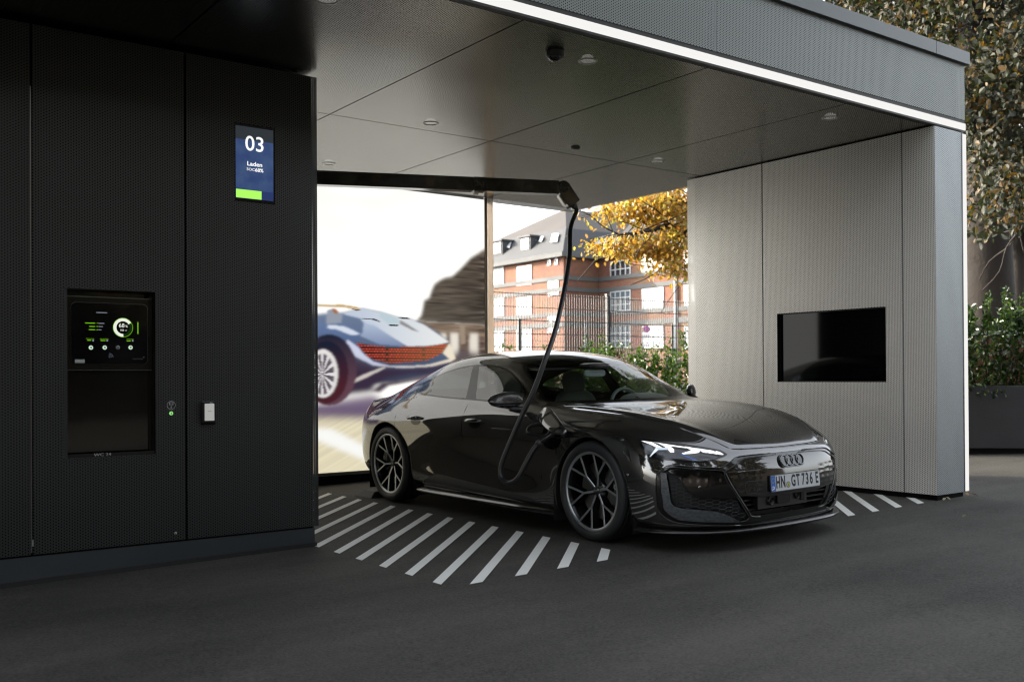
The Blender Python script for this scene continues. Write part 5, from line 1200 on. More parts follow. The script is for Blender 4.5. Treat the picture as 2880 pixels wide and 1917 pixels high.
L3 = [(2.50,1.05),(2.49,1.01),(2.535,.985),(2.60,.962),(2.67,.930),(2.708,.895),(2.712,.86),(2.700,.80),(2.704,.75),(2.69,.70)]
L3b = [(2.46,.43),(2.40,.32),(2.33,.205)]
for Lq in (L1, L2, L3): A.split(gapl(sm2(Lq, 3), (0,2)), lambda l, c: l == 'shell' and c[0] > .3, 'gap')
A.split(lambda V: V[:,2]-.205, lambda l, c: l == 'shell' and .4 < c[0] < 2.5, 'side_skirt')
INS = [(2.300,.238),(2.274,.250),(2.185,.279),(2.10,.309),(2.05,.318),(1.934,.315),(1.636,.297),(1.265,.277),(.966,.256),(.757,.240),(.60,.208),(.65,.2055),(2.30,.2055)]
DOORF = sm2(L1, 3)[::-1]+[(.577,.19),(1.650,.19)]; DOORF = sm2(L1, 3)+[(1.650,.19)]+sm2(L2, 3)[::-1]
A.split(side(DOORF), lambda l, c: l == 'shell', 'front_door')
DOORR = sm2(L2, 3)+[(2.30,.19),(2.33,.205),(2.40,.32),(2.46,.43)]+[p for p in ARRs if p[1] > .43 and p[0] < 2.69]+sm2(L3, 3)[::-1]
A.split(side(DOORR), lambda l, c: l == 'shell' and 1.6 < c[0] < 2.75, 'rear_door')
A.split(side(INS), lambda l, c: l in ('front_door','rear_door'), 'insert')
A.split(lambda V: V[:,0]-.65, lambda l, c: l == 'shell' and c[0] < .72, 'front_fender')
A.split(lambda V: V[:,2]-.33, lambda l, c: l == 'shell' and c[0] > 3.25, 'diffuser')
A.split(lambda V: sdf(V[:,0]-.35*V[:,1], V[:,2], [(3.22,.80),(3.26,.855),(3.45,.872),(4.2,.875),(4.2,.835),(3.45,.825),(3.30,.80)]), lambda l, c: l == 'shell' and c[0] > 3.3, 'tail_lamp')
PORT = sm2([(.553,.70),(.545,.655),(.49,.627),(.40,.625),(.343,.655),(.315,.72),(.33,.795),(.40,.84),(.49,.83),(.54,.775)], 4, True)
NF = np.array(A.V)  # (port hole is cut on the near side only, below)
# --- upper patch
B.split(lambda V: V[:,0]-(.400+.155*np.abs(V[:,1]/.76)**2.5), lambda l, c: True, 'hood')
WS = [(-.01,.470),(.22,.474),(.36,.492),(.50,.527),(.62,.570),(.70,.610),(.760,.655),(.778,.690),(.765,.760),(.745,.823),(.702,.968),(.652,1.141),(.625,1.195),(.60,1.222),(.56,1.236),(.40,1.207),(.2,1.188),(-.01,1.184)]
B.split(topp(WS), isS, 'windscreen')
COWL = [(-.01,.30),(.80,.30),(.80,.66),(.778,.692),(.760,.655),(.70,.610),(.62,.570),(.50,.527),(.36,.492),(.22,.474),(-.01,.470)]
B.split(topp(COWL), isS, 'cowl')
B.split(lambda V: -(sdf(V[:,1], V[:,0], WS)+.0)-np.where(V[:,0] > 1.12, .045, .022), lambda l, c: l == 'windscreen' and (c[1] > .03 or c[0] < .52 or c[0] > 1.1), 'frit')
DLO = [(.700,.915),(.735,.945),(.80,.968),(.908,1.020),(1.009,1.074),(1.107,1.130),(1.228,1.187),(1.331,1.222),(1.441,1.244),(1.559,1.254),(1.723,1.258),(1.86,1.253),(2.018,1.237),(2.214,1.202),(2.387,1.159),(2.546,1.117),(2.650,1.076),(2.692,1.045),(2.690,1.030),(2.665,1.018),(2.606,1.010),(2.498,1.000),(2.40,.97),(1.9,.93),(1.3,.90)]
dl_ = lambda l, c: l == 'shell' and c[1] > .6 and .65 < c[0] < 2.75
B.split(side(DLO), dl_, 'dlo')
B.split(lambda V: -seg_d(V[:,0], V[:,2], DLO[:20])+.0-(-.013)*1 if False else seg_d(V[:,0], V[:,2], DLO[:22], False)-.013, lambda l, c: l == 'dlo', 'window_trim')
kb = GB[:, 0, :]; kbz = lambda a: np.interp(a, kb[:,0], kb[:,2])
B.split(lambda V: (V[:,2]-np.interp(V[:,0], kb[:,0], kb[:,2]))-.012, lambda l, c: l == 'dlo', 'window_trim')
BP = [(1.812,1.30),(1.808,1.253),(1.715,.967),(1.70,.93),(1.56,.93),(1.573,.962),(1.722,1.255),(1.73,1.30)]
B.split(side(BP), lambda l, c: l == 'dlo', 'b_pillar')
for q in ([(1.812,1.30),(1.808,1.253),(1.715,.967),(1.70,.93)], [(1.56,.93),(1.573,.962),(1.722,1.255),(1.73,1.30)]): B.split(gapl(q, (0,2), .004), lambda l, c: l in ('dlo','b_pillar'), 'window_trim')
B.split(gapl([(2.41,1.17),(2.33,.98)], (0,2), .009), lambda l, c: l == 'dlo', 'window_trim')
B.split(side([(.6,.9),(.95,.9),(.965,1.06),(.7,1.0)]), lambda l, c: l == 'dlo', 'window_trim')
B.split(lambda V: V[:,0]-1.6, lambda l, c: l == 'dlo', 'front_window')
RW = [(-.01,2.50),(.38,2.515),(.45,2.56),(.475,2.65),(.50,3.28),(.47,3.38),(.40,3.42),(-.01,3.45)]
B.split(topp(RW), isS, 'rear_window')
RF = [(-.01,1.192),(.2,1.196),(.40,1.215),(.555,1.243),(.572,1.30),(.578,1.5),(.580,2.0),(.56,2.3),(.50,2.46),(.38,2.505),(-.01,2.49)]
B.split(topp(RF), isS, 'roof')
B.split(gapl(RF[:-1], (1,0), .0025), lambda l, c: l in ('shell','roof'), 'gap')
hc = [(p[1], p[0]) for p in GB[:95, 0, :]]
B.split(gapl(hc, (1,0), .0035), lambda l, c: l == 'hood', 'gap')
fe = [(p[1], p[0]) for p in GB[0]]
B.split(gapl(fe, (1,0), .003), lambda l, c: l == 'hood' and c[0] < -.7, 'gap')

car = empty('sports_saloon', (CX0+.013, CY0_, CZ0), 'glossy dark grey low four-door electric car plugged in to charge in the bay', 'car'); car.rotation_euler = (0, CRO, 0)
def Lc(p): return (-p[1], p[0], p[2])
def mk(name, srcs, m, parent=None, off=0.0, label=None, smooth_=True):
    """srcs: list of (V, N, faces, sgn) in (a,b,z); sgn=-1 mirrors to the far side"""
    vs = []; ns = []; fs = []; key = {}
    for V, N, F, sg in srcs:
        mp = {}
        for f in F:
            g = []
            for i in f:
                if i not in mp:
                    p = V[i]+N[i]*off; q = (round(p[0],5), round(p[1]*sg,5)+0.0, round(p[2],5))
                    if abs(p[1]) < 1e-4 and q in key: mp[i] = key[q]
                    else:
                        mp[i] = len(vs); key[q] = len(vs); nn = N[i].copy()
                        if abs(p[1]) < 1e-4: nn[1] = 0
                        vs.append((-p[1]*sg, p[0], p[2])); ns.append((-nn[1]*sg, nn[0], nn[2]))
                g.append(mp[i])
            if len(set(g)) >= 3: fs.append(tuple(g) if sg > 0 else tuple(g[::-1]))
    if not fs: return None
    me = bpy.data.meshes.new(name); me.from_pydata(vs, [], fs); me.materials.append(m)
    me.polygons.foreach_set('use_smooth', [True]*len(me.polygons)); me.update()
    me.normals_split_custom_set_from_vertices(ns)
    o = bpy.data.objects.new(name, me); COL.objects.link(o); o.parent = parent or car
    if label: o['label'] = label
    return o
# orientation: make normals point outwards
def prep(S):
    V = np.array(S.V); N = S.normals()
    c = np.array([1.5, 0, .5]); s = np.sign(((V-c)*N).sum(1).sum()); N = N*s
    F = S.F if -s > 0 else [f[::-1] for f in S.F]
    # in car-local axes (-b, a, z) handedness flips once: verify below
    return V, N, F
VA, NA, FA = prep(A); VB, NB, FB = prep(B)
def fix(F, V, N):
    f = F[0]; p = V[list(f)]; q = np.stack([-p[:,1], p[:,0], p[:,2]], 1); n = np.cross(q[1]-q[0], q[2]-q[0]); m = N[f[0]]; m = np.array([-m[1], m[0], m[2]])
    return F if n@m > 0 else [f[::-1] for f in F]
FA, FB = fix(FA, VA, NA), fix(FB, VB, NB)
# near-side copy of the flank with the charging port cut out
A2 = Skin.__new__(Skin); A2.V = [tuple(v) for v in VA]; A2.F = list(FA); A2.L = list(A.L)
A2.split(side(PORT), lambda l, c: l == 'front_fender', 'port')
VA2 = np.array(A2.V); NA2 = np.vstack([NA, np.zeros((len(VA2)-len(NA), 3))])
n2 = A2.normals(); sg_ = np.sign((n2[:len(NA)]*NA).sum()); NA2[len(NA):] = n2[len(NA):]*sg_
def fl(S, F, *lb): return [f for f, l in zip(F, S.L) if l in lb]
def near(*lb): return (VA2, NA2, fl(A2, A2.F, *lb), 1)
def far(*lb): return (VA, NA, fl(A, FA, *lb), -1)
def nearB(*lb): return (VB, NB, fl(B, FB, *lb), 1)
def farB(*lb): return (VB, NB, fl(B, FB, *lb), -1)
mk('body_shell', [near('shell'), far('shell'), nearB('shell'), farB('shell')], PA_M)
mk('front_bumper', [near('front_bumper'), far('front_bumper')], PA_M)
mk('grille_surround', [near('surround','mask_edge'), far('surround','mask_edge')], mat('surround black', (.010,.010,.010), .15, coat=.5), off=-.003)
mk('bonnet', [nearB('hood'), farB('hood')], PA_M)
mk('roof_panel', [nearB('roof'), farB('roof')], PA_M, off=-.001)
mk('windscreen', [nearB('windscreen'), farB('windscreen')], GLF)
mk('windscreen_border', [nearB('frit','cowl'), farB('frit','cowl')], mat('frit black', (.006,.006,.006), .10, spec=.55))
mk('rear_window', [nearB('rear_window'), farB('rear_window')], GLR)
fd = {}
for sg, SA, SB in ((1, near, nearB), (-1, far, farB)):
    fd[sg] = mk('front_door', [SA('front_door')], PA_M); rd = mk('rear_door', [SA('rear_door')], PA_M); mk('front_fender', [SA('front_fender')], PA_M)
    mk('sill_insert', [SA('insert')], CARBM, off=.0); mk('side_window', [SB('front_window')], GLS); mk('side_window', [SB('dlo')], GLS if False else glassmat('rear side glass', (.25,.30,.30), refl=3.2))
    mk('window_trim', [SB('window_trim')], TRIM); mk('pillar_cover', [SB('b_pillar')], TRIM)
    mk('side_skirt', [SA('side_skirt')], PA_M)
    mk('tail_lamp', [SA('tail_lamp')], mat('tail lamp red', (.25,.008,.012), .08, coat=.6))
    fd[(sg,'r')] = rd
mk('rear_diffuser', [near('diffuser'), far('diffuser')], SATB)
opq = ('shell','front_bumper','surround','mask_edge','front_door','rear_door','front_fender','insert','side_skirt','gap','tail_lamp','diffuser','gloss_panel','blade','mask','lamp_rim')
opb = ('shell','hood','cowl','frit','roof','gap','window_trim','b_pillar')
mk('inner_shell', [near(*opq), far(*opq), nearB(*opb), farB(*opb)], BLACK, off=-.016)
grl = empty('grille', (0,0,0), parent=car)
def maskmat():
    m, n, l, b = newmat('mask gloss'); b.inputs['Base Color'].default_value = (.016,.015,.013,1); b.inputs['Roughness'].default_value = .07; b.inputs['Coat Weight'].default_value = .6; b.inputs['Specular IOR Level'].default_value = .6
    tc = n.new('ShaderNodeTexCoord'); s = n.new('ShaderNodeSeparateXYZ'); l.new(tc.outputs['Object'], s.inputs[0])
    mp = n.new('ShaderNodeMapping'); mp.inputs['Scale'].default_value = (15,1,30); l.new(tc.outputs['Object'], mp.inputs[0])
    v = n.new('ShaderNodeTexVoronoi'); v.voronoi_dimensions = '2D'; v.inputs['Scale'].default_value = 1; v.inputs['Randomness'].default_value = .35
    c = n.new('ShaderNodeCombineXYZ'); s2 = n.new('ShaderNodeSeparateXYZ'); l.new(mp.outputs[0], s2.inputs[0]); l.new(s2.outputs[0], c.inputs[0]); l.new(s2.outputs[2], c.inputs[1]); l.new(c.outputs[0], v.inputs[0])
    lo = math_(n, l, 'LESS_THAN', s.outputs[2], .525); ax = math_(n, l, 'ABSOLUTE', s.outputs[0]); sid = math_(n, l, 'GREATER_THAN', ax, .30); k = math_(n, l, 'MULTIPLY', lo, sid)
    h = math_(n, l, 'MULTIPLY', v.outputs['Distance'], k); bp = n.new('ShaderNodeBump'); bp.inputs['Strength'].default_value = .8; bp.inputs['Distance'].default_value = .0035; l.new(h, bp.inputs['Height']); l.new(bp.outputs[0], b.inputs['Normal']); l.new(bp.outputs[0], b.inputs['Coat Normal'])
    return m
mk('mask', [near('mask'), far('mask')], maskmat(), grl)
mk('lower_recess', [near('lower_grille'), far('lower_grille')], CAVITY, grl, off=-.075)
tri_ = lambda F: F
bvA = BVHTree.FromPolygons([Vector(v) for v in VA], [tuple(f) for f, l in zip(FA, A.L)])
bvB = BVHTree.FromPolygons([Vector(v) for v in VB], [tuple(f) for f in FB])
def fp(b_, z, off=0.0):
    h = bvA.ray_cast(Vector((-3, abs(b_), z)), Vector((1,0,0)))
    if h[0] is None: return None
    n = h[1]; n = n if n.x < 0 else -n
    p = h[0]+n*off; return Vector((p.x, p.y if b_ >= 0 else -p.y, p.z))
def sp(a, z, off=0.0, up=False):
    h = (bvB if up else bvA).ray_cast(Vector((a, 3, z)), Vector((0,-1,0)))
    if h[0] is None: return None
    n = h[1]; n = n if n.y > 0 else -n
    return h[0]+n*off
LV = lambda p: Vector((-p[1], p[0], p[2]))
def sgn(p, sg): return (p[0], p[1]*sg, p[2])
# fine raised edges that catch the light round the front openings
EDG = mat('edge bead', (.02,.02,.02), .12, coat=1)
def bead(P, closed, r, off, name, par, both=True, diagp=False, m=None):
    for sg in (1,-1):
        pts = []
        for q in P:
            p = fp(q[0], q[1], off) if q[0] > 0 else None
            if p: pts.append(LV(sgn(p, sg)))
        m_ = MB(); m_.tube(pts, r, 6, closed=closed); m_.build(name, m or EDG, par)
bead(sm2(FOUT[1:-1], 3), False, .0035, .0015, 'frame_edge', grl)
bead(sm2(MASK[1:-1], 3), False, .0028, .0005, 'mask_trim', grl)
bead(sm2(INT, 3, True), True, .0022, -.002, 'intake_trim', grl)
for sg in (1,-1):
    hp = [Vector(q) for q in GB[4:82:3, 0, :]]
    m_ = MB(); m_.tube([LV(sgn((q.x, q.y-.001, q.z+.0015), sg)) for q in hp], .0028, 6); m_.build('bonnet_edge', PA_M, car)
m_ = MB(); hp = [GB[0, j, :] for j in range(GB.shape[1])]; full_ = [LV(q) for q in hp]+[LV((q[0], -q[1], q[2])) for q in hp[::-1][1:]]
m_.tube([q+Vector((0,-.002,-.004)) for q in full_], .0028, 6); m_.build('bonnet_lip', PA_M, car)
# arch lips and wheel wells
LIP = mat('arch lip', (.018,.017,.015), .22, coat=.6)
for sg in (1,-1):
    for P_, cc in ((ARFs, (.02,.335)), (ARRs, (2.87,.335))):
        m_ = MB(); row = []
        for a, z in P_:
            p = sp(a, z) if z > .16 else None
            if p: row.append(p)
        vs = []
        for p in row:
            c = Vector((cc[0], p.y, cc[1])); d = (c-Vector((p.x,p.y,p.z))).normalized()
            vs += [LV(sgn(p, sg)), LV(sgn(p+d*.009+Vector((0,.001,0)), sg)), LV(sgn(p+d*.012-Vector((0,.008,0)), sg)), LV(sgn(p+d*.010-Vector((0,.06,0)), sg))]
        n = len(row); m_.add(vs, [(4*i+k, 4*i+4+k, 4*i+5+k, 4*i+1+k) for i in range(n-1) for k in range(3)], 0, True)
        m_.build('arch_lip', LIP, car)
        m_ = MB(); pr_ = sm2(P_[::3], 1); vs = []
        for a, z in P_: vs += [LV(sgn((a+(a-cc[0])*.02, .93, z+(z-cc[1])*.02), sg)), LV(sgn((a, .56, z), sg))]
        n = len(P_); m_.add(vs, [(2*i, 2*i+2, 2*i+3, 2*i+1) for i in range(n-1)], 0, True)
        m_.add([LV(sgn((a, .56, z), sg)) for a, z in P_], [tuple(range(n))]); m_.build('wheel_well', mat('well liner', (.008,.008,.008), .8), car)
# underbody and skirts
m_ = MB(); m_.box(-.58,.58,-.82,3.8,.15,.24); m_.box(-.86,.86,.46,2.40,.15,.21); m_.box(-.80,.80,-.66,-.42,.16,.24); m_.build('underbody', SATB, car)
for sg in (1,-1):
    m_ = MB(); prof = [(.87,.125),(.950,.125),(.968,.137),(.966,.152),(.945,.168),(.905,.182),(.87,.19)]
    aa = [.46,.60,.9,1.5,2.1,2.30,2.40]; sc = [.0,.8,1,1,1,.9,.4]
    vs = []
    for a, k in zip(aa, sc):
        for b_, z in prof: vs.append(LV((a, (.87+(b_-.87)*(.45+.55*k))*sg, z+.004*k+(a-.46)*.004)))
    n = len(prof); m_.add(vs, [(i*n+j, i*n+n+j, i*n+n+j+1, i*n+j+1) for i in range(len(aa)-1) for j in range(n-1)], 0, True); m_.add(vs[:n], [tuple(range(n))]); m_.add(vs[-n:], [tuple(range(n))]); m_.build('skirt_blade', mat('skirt gloss', (.010,.010,.009), .12, coat=.8), car)
# front lip
m_ = MB(); lip = [(-.975,0),(-.970,.2),(-.955,.41),(-.918,.56),(-.845,.70),(-.735,.815),(-.63,.888),(-.52,.925),(-.42,.935)]
lp = [(q[0], q[1]) for q in catmull([(a,b_,0) for a,b_ in lip], 5)]
full = [(a,-b_) for a,b_ in lp[::-1]]+lp[1:]
vs = []
for a, b_ in full:
    for k, z in ((.992,.122),(1.002,.127),(1.002,.138),(.98,.148),(.93,.150),(.93,.122)): vs.append(LV((a*k-(1-k)*.2, b_*k, z)))
n = len(full); m_.add(vs, [(i*6+j, i*6+6+j, i*6+6+(j+1)%6, i*6+(j+1)%6) for i in range(n-1) for j in range(6)], 0, True); m_.build('front_lip', mat('lip gloss', (.008,.008,.008), .25, coat=.3), car)
for sg in (-1,):
    m_ = MB(); P = [(-.64,.885,.135),(-.50,.948,.135),(-.52,.945,.165),(-.60,.905,.235),(-.63,.893,.27),(-.645,.882,.20)]
    m_.prism([LV(sgn(p, sg)) for p in P], LV((.0,.012*sg,0))); m_.build('corner_fin', mat('fin satin', (.008,.008,.0085), .3), car)
# intakes
for sg, SA in ((1, near), (-1, far)):
    it = empty('side_intake', (0,0,0), parent=car)
    mk('recess', [SA('intake')], mat('intake inside', (.020,.021,.022), .5), it, off=-.045)
    mk('cover', [SA('gloss_panel')], TRIM, it, off=-.004)
    mk('blade', [SA('blade')], CARB, it, off=.004)
    m_ = MB()
    HC = INT
    ub = np.linspace(.40,.90,80); pts_ = [fp(b_, .34) for b_ in ub]; uu = np.array([(.30*p.x+.41*p.y)/.508 if p else np.nan for p in pts_]); ok = ~np.isnan(uu)
    def at_(u, z):
        b_ = float(np.interp(u, uu[ok], ub[ok])); p = fp(b_, z, -.014); return p, b_
    def inh(b_, z):
        x = np.array([b_]); y = np.array([z]); return sdf(x, y, INT)[0] < -.003 and sdf(x, y, GLP)[0] > .002 and sdf(x, y, BLD)[0] > .0
    done = set()
    for ci in range(-12, 16):
        for cj in range(6, 28):
            u = -.05+ci*.046; z = cj*.0245+(.01225 if ci % 2 else 0)
            C = [(u+.0155,z+.01225),(u+.0305,z),(u+.0155,z-.01225),(u-.0155,z-.01225),(u-.0305,z),(u-.0155,z+.01225)]
            for k in range(6):
                p, q = C[k], C[(k+1)%6]; ky = tuple(sorted([(round(p[0],3),round(p[1],3)),(round(q[0],3),round(q[1],3))]))
                if ky in done: continue
                done.add(ky)
                if not (uu[ok].min() < p[0] < uu[ok].max() and uu[ok].min() < q[0] < uu[ok].max()): continue
                P1, b1 = at_(*p); P2, b2 = at_(*q)
                if P1 and P2 and inh(b1, p[1]) and inh(b2, q[1]): m_.tube([LV(sgn(P1, sg)), LV(sgn(P2, sg))], .0026, 5)
    m_.build('honeycomb', mat('honeycomb satin', (.035,.037,.040), .3), it)
# lamps
def DRLM(): return emat('daytime light', (1,1,1), K0*1.8)
DR = DRLM(); CHR = mat('lamp chrome', (.62,.66,.70), .12, metal=1); LB = mat('lamp black', (.012,.012,.013), .12, coat=.4)
drl = [[(-.452,.889,.726),(-.518,.856,.719),(-.591,.832,.685),(-.563,.854,.685),(-.525,.868,.702)],
 [(-.517,.855,.72),(-.594,.807,.707),(-.629,.792,.691),(-.655,.787,.673),(-.664,.795,.655),(-.647,.811,.655),(-.628,.814,.671),(-.604,.817,.689),(-.558,.833,.711)],
 [(-.58,.816,.709),(-.647,.767,.697),(-.705,.717,.686),(-.706,.726,.68),(-.63,.789,.693),(-.597,.806,.705)],
 [(-.693,.725,.691),(-.739,.686,.68),(-.775,.669,.661),(-.776,.682,.651),(-.751,.718,.646),(-.714,.759,.643),(-.702,.766,.648),(-.737,.71,.666),(-.702,.725,.684)],
 [(-.74,.685,.68),(-.767,.656,.675),(-.801,.631,.66),(-.809,.634,.652),(-.806,.643,.648),(-.787,.662,.655),(-.765,.67,.669)],
 [(-.771,.653,.673),(-.795,.626,.668),(-.823,.605,.653),(-.829,.606,.646),(-.827,.616,.643),(-.81,.635,.649),(-.792,.642,.662)],
 [(-.801,.618,.667),(-.82,.594,.66),(-.842,.576,.646),(-.848,.576,.64),(-.845,.588,.638),(-.832,.606,.643),(-.817,.611,.655)],
 [(-.827,.581,.659),(-.843,.558,.652),(-.861,.546,.639),(-.866,.545,.634),(-.862,.557,.633),(-.851,.576,.637),(-.84,.577,.648)]]
inw = Vector((.72,-.66,-.1)).normalized()
for sg, SA in ((1, near), (-1, far)):
    h = empty('headlight', (0,0,0), parent=car)
    mk('housing', [SA('headlight')], mat('lamp inside', (.020,.021,.024), .18, metal=.4), h, off=-.034)
    mk('lens', [SA('headlight')], LENS, h, off=.0)
    mk('rim', [SA('lamp_rim')], LB, h, off=.001)
    m_ = MB()
    for P in drl: m_.prism([LV(sgn(Vector(p)+inw*.012, sg)) for p in P], LV(sgn(inw*.004, sg)))
    m_.build('daytime_light', DR, h)
    m_ = MB()
    for P in ([(-.537,.903,.619),(-.545,.88,.650),(-.560,.858,.684),(-.625,.806,.684),(-.632,.811,.671),(-.579,.855,.670),(-.560,.880,.645),(-.549,.895,.622)], [(-.60,.86,.604),(-.72,.785,.598),(-.80,.70,.592),(-.83,.665,.595),(-.862,.60,.612),(-.866,.60,.616),(-.83,.672,.600),(-.80,.706,.597),(-.72,.79,.602),(-.60,.864,.608)], [(-.776,.682,.648),(-.86,.575,.627),(-.866,.575,.632),(-.80,.655,.650)]):
        m_.prism([LV(sgn(Vector(p)+inw*.010, sg)) for p in P], LV(sgn(inw*.006, sg)))
    m_.build('bezel', CHR, h)
    m_ = MB()
    for c, r in (((-.60,.835,.640),.020),((-.66,.785,.632),.018),((-.73,.72,.628),.017),((-.79,.655,.624),.014)):
        m_.lathe([(0,.006),(r*.6,.004),(r,-.004),(r*1.1,-.006)], LV(sgn(Vector(c)+inw*.024, sg)), LV(sgn(-inw, sg)), 20)
    m_.build('projector', mat('projector glass', (.04,.06,.10), .03, metal=.7), h)
    m_ = MB(); m_.prism([LV(sgn(Vector(p)+inw*.014, sg)) for p in ((-.47,.90,.715),(-.525,.868,.698),(-.552,.868,.664),(-.548,.890,.640),(-.52,.902,.640))], LV(sgn(inw*.004, sg))); m_.build('side_reflector', mat('lamp grey', (.10,.11,.12), .25), h)
    m_ = MB(); m_.prism([LV(sgn(Vector(p)+inw*.013, sg)) for p in ((-.690,.765,.640),(-.705,.76,.640),(-.775,.70,.605),(-.765,.705,.603))], LV(sgn(inw*.004, sg))); m_.build('blue_accent', screenmat('lamp blue', (40,110,210), .8), h)
# port on the near fender, flap
prt = empty('charge_port', (0,0,0), parent=car)
mk('recess', [near('port')], CAVITY, prt, off=-.055)
m_ = MB(); n = len(PORT); vs = []
for a, z in PORT: p = sp(a, z); vs += [LV(p), LV(p-Vector((0,.06,0)))]
m_.add(vs, [(2*i, (2*i+2) % (2*n), (2*i+3) % (2*n), 2*i+1) for i in range(n)], 0, True); m_.build('surround', mat('port side', (.02,.02,.018), .25, coat=.5), prt)
m_ = MB(); m_.lathe([(.045,0),(.045,.02),(.038,.022),(.034,.004)], LV(sp(.40,.755,-.05)), LV((0,1,0)), 32); m_.build('socket_ring', SATB, prt)
FLAP = [(.484,.964,.931),(.495,.994,.898),(.477,1.024,.865),(.437,1.049,.837),(.386,1.069,.814),(.298,1.096,.785),(.208,1.114,.765),(.137,1.118,.760),(.080,1.116,.762),(.071,1.106,.774),(.088,1.089,.793),(.188,1.049,.837),(.287,1.012,.878),(.389,.973,.921),(.444,.962,.933)]
fc_ = [LV(p) for p in FLAP]; cen = sum(fc_, Vector())/len(fc_)
nf = Vector((0,0,0))
for i in range(len(fc_)): nf += (fc_[i]-cen).cross(fc_[(i+1) % len(fc_)]-cen)
nf.normalize(); nf = nf if nf.x < 0 else -nf
m_ = MB(); k = len(fc_)
ring0 = fc_; ring1 = [cen+(p-cen)*.94+nf*.008 for p in fc_]; ring2 = [cen+(p-cen)*.5+nf*.011 for p in fc_]
ringb = [p-nf*.010 for p in fc_]
m_.add(ringb+ring0+ring1+ring2+[cen+nf*.012], [(r*k+i, r*k+(i+1) % k, (r+1)*k+(i+1) % k, (r+1)*k+i) for r in range(3) for i in range(k)]+[(3*k+i, 3*k+(i+1) % k, 4*k) for i in range(k)]+[tuple(range(k))], 0, True)
m_.build('flap', PA_M, prt)
m_ = MB(); m_.tube([LV((.16,1.09,.768)), LV((.22,1.02,.75)), LV((.30,.935,.72))], .010, 8); m_.build('hinge', SATB, prt)
# number plate
pl_ = empty('number_plate', (0,0,0), parent=car)
pc0 = Vector((.020, -.994, .4255)); PM = frame(pc0, (1,0,0), (0,.06,1))
def pbox(name, x0, x1, y0, y1, z0, z1, m, r=0):
    m_ = MB(); 
    if r: m_.prism([PM @ Vector((x, y, z0)) for x, y in rrect(x0, x1, y0, y1, r, 4)], (PM.to_3x3() @ Vector((0,0,z1-z0))))
    else: m_.prism([PM @ Vector(p) for p in ((x0,y0,z0),(x1,y0,z0),(x1,y1,z0),(x0,y1,z0))], (PM.to_3x3() @ Vector((0,0,z1-z0))))
    return m_.build(name, m, pl_)
pbox('backing', -.262, .262, -.057, .057, -.008, -.001, SATB, .012)
pbox('plate_edge', -.260, .260, -.055, .055, -.001, .0010, mat('plate black edge', (.01,.01,.01), .4), .011)
pbox('plate_face', -.2575, .2575, -.0525, .0525, .0005, .0016, mat('plate white', (.62,.65,.68), .45), .009)
pbox('euro_band', -.2565, -.212, -.0515, .0515, .0012, .0022, mat('plate blue', (.02,.13,.52), .45))
INK = mat('plate ink', (.008,.008,.009), .5)
TMt = lambda x, y: PM @ Matrix.Translation((x, y, .0024))
for s_, x_ in (('H',-.186),('N',-.134),('G',-.026),('T',.023),('7',.078),('3',.121),('6',.165),('E',.226)):
    textmesh('plate_letter', s_, .107, TMt(x_, .0015), INK, pl_, sx=.58, bold=.0034)
textmesh('country_letter', 'D', .030, TMt(-.234,-.030), mat('plate print white', (.8,.8,.8), .5), pl_, bold=.001)
m_ = MB()
for k in range(12):
    q = R_(30*k); m_.lathe([(0,0),(.0022,0)], PM @ Vector((-.234+.015*math.cos(q), .020+.015*math.sin(q), .0026)), PM.to_3x3() @ Vector((0,0,1)), 5, smooth=False)
m_.build('star_ring', mat('star yellow', (.7,.55,.03), .5), pl_)
m_ = MB(); m_.lathe([(0,0),(.0215,0),(.0215,-.001)], PM @ Vector((-.082,-.018,.0032)), PM.to_3x3() @ Vector((0,0,1)), 28, smooth=False); sl_ = m_.build('seal', mat('seal grey', (.22,.26,.28), .5), pl_)
m_ = MB(); m_.lathe([(0,0),(.0125,0)], PM @ Vector((-.082,-.018,.0036)), PM.to_3x3() @ Vector((0,0,1)), 28, smooth=False); m_.build('seal_shield', mat('seal yellow', (.62,.55,.03), .5), sl_)
textmesh('seal_mark', '#', .017, PM @ Matrix.Translation((-.082,-.018,.0039)), mat('seal dark', (.03,.03,.03), .5), sl_, sx=.8)
m_ = MB()
for x_ in (-.248,.248): m_.lathe([(0,.002),(.004,.0015),(.0045,0)], PM @ Vector((x_,-.042,.0022)), PM.to_3x3() @ Vector((0,0,1)), 12)
m_.build('screw_cap', WHITEP, pl_)
# rings emblem
em = MB(); ctr = Vector((.012,0,.566))
nrm_ = Vector((0,-1,.35)).normalized()
pm = fp(.02,.566); c0 = Vector((0, pm.x-.008, .566))
exd = Vector((1,0,0)); eyd = nrm_.cross(exd).normalized(); 
if eyd.z < 0: eyd = -eyd
for k in range(4):
    c = c0+exd*((k-1.5)*.0545+.010); em.tube([c+nrm_*(.004+.0015*(k % 2))+exd*(.0365*math.cos(2*math.pi*j/40))+eyd*(.0365*math.sin(2*math.pi*j/40)) for j in range(40)], .0048, 8, closed=True)
em.build('ring_emblem', mat('emblem dark chrome', (.16,.17,.18), .15, metal=.9), grl)
em = MB()
P = []
em.prism([c0-nrm_*.010+exd*(x+.010)+eyd*y for x, y in rrect(-.128,.128,-.046,.046,.044,8)], nrm_*.012); em.build('emblem_plate', TRIM, grl)
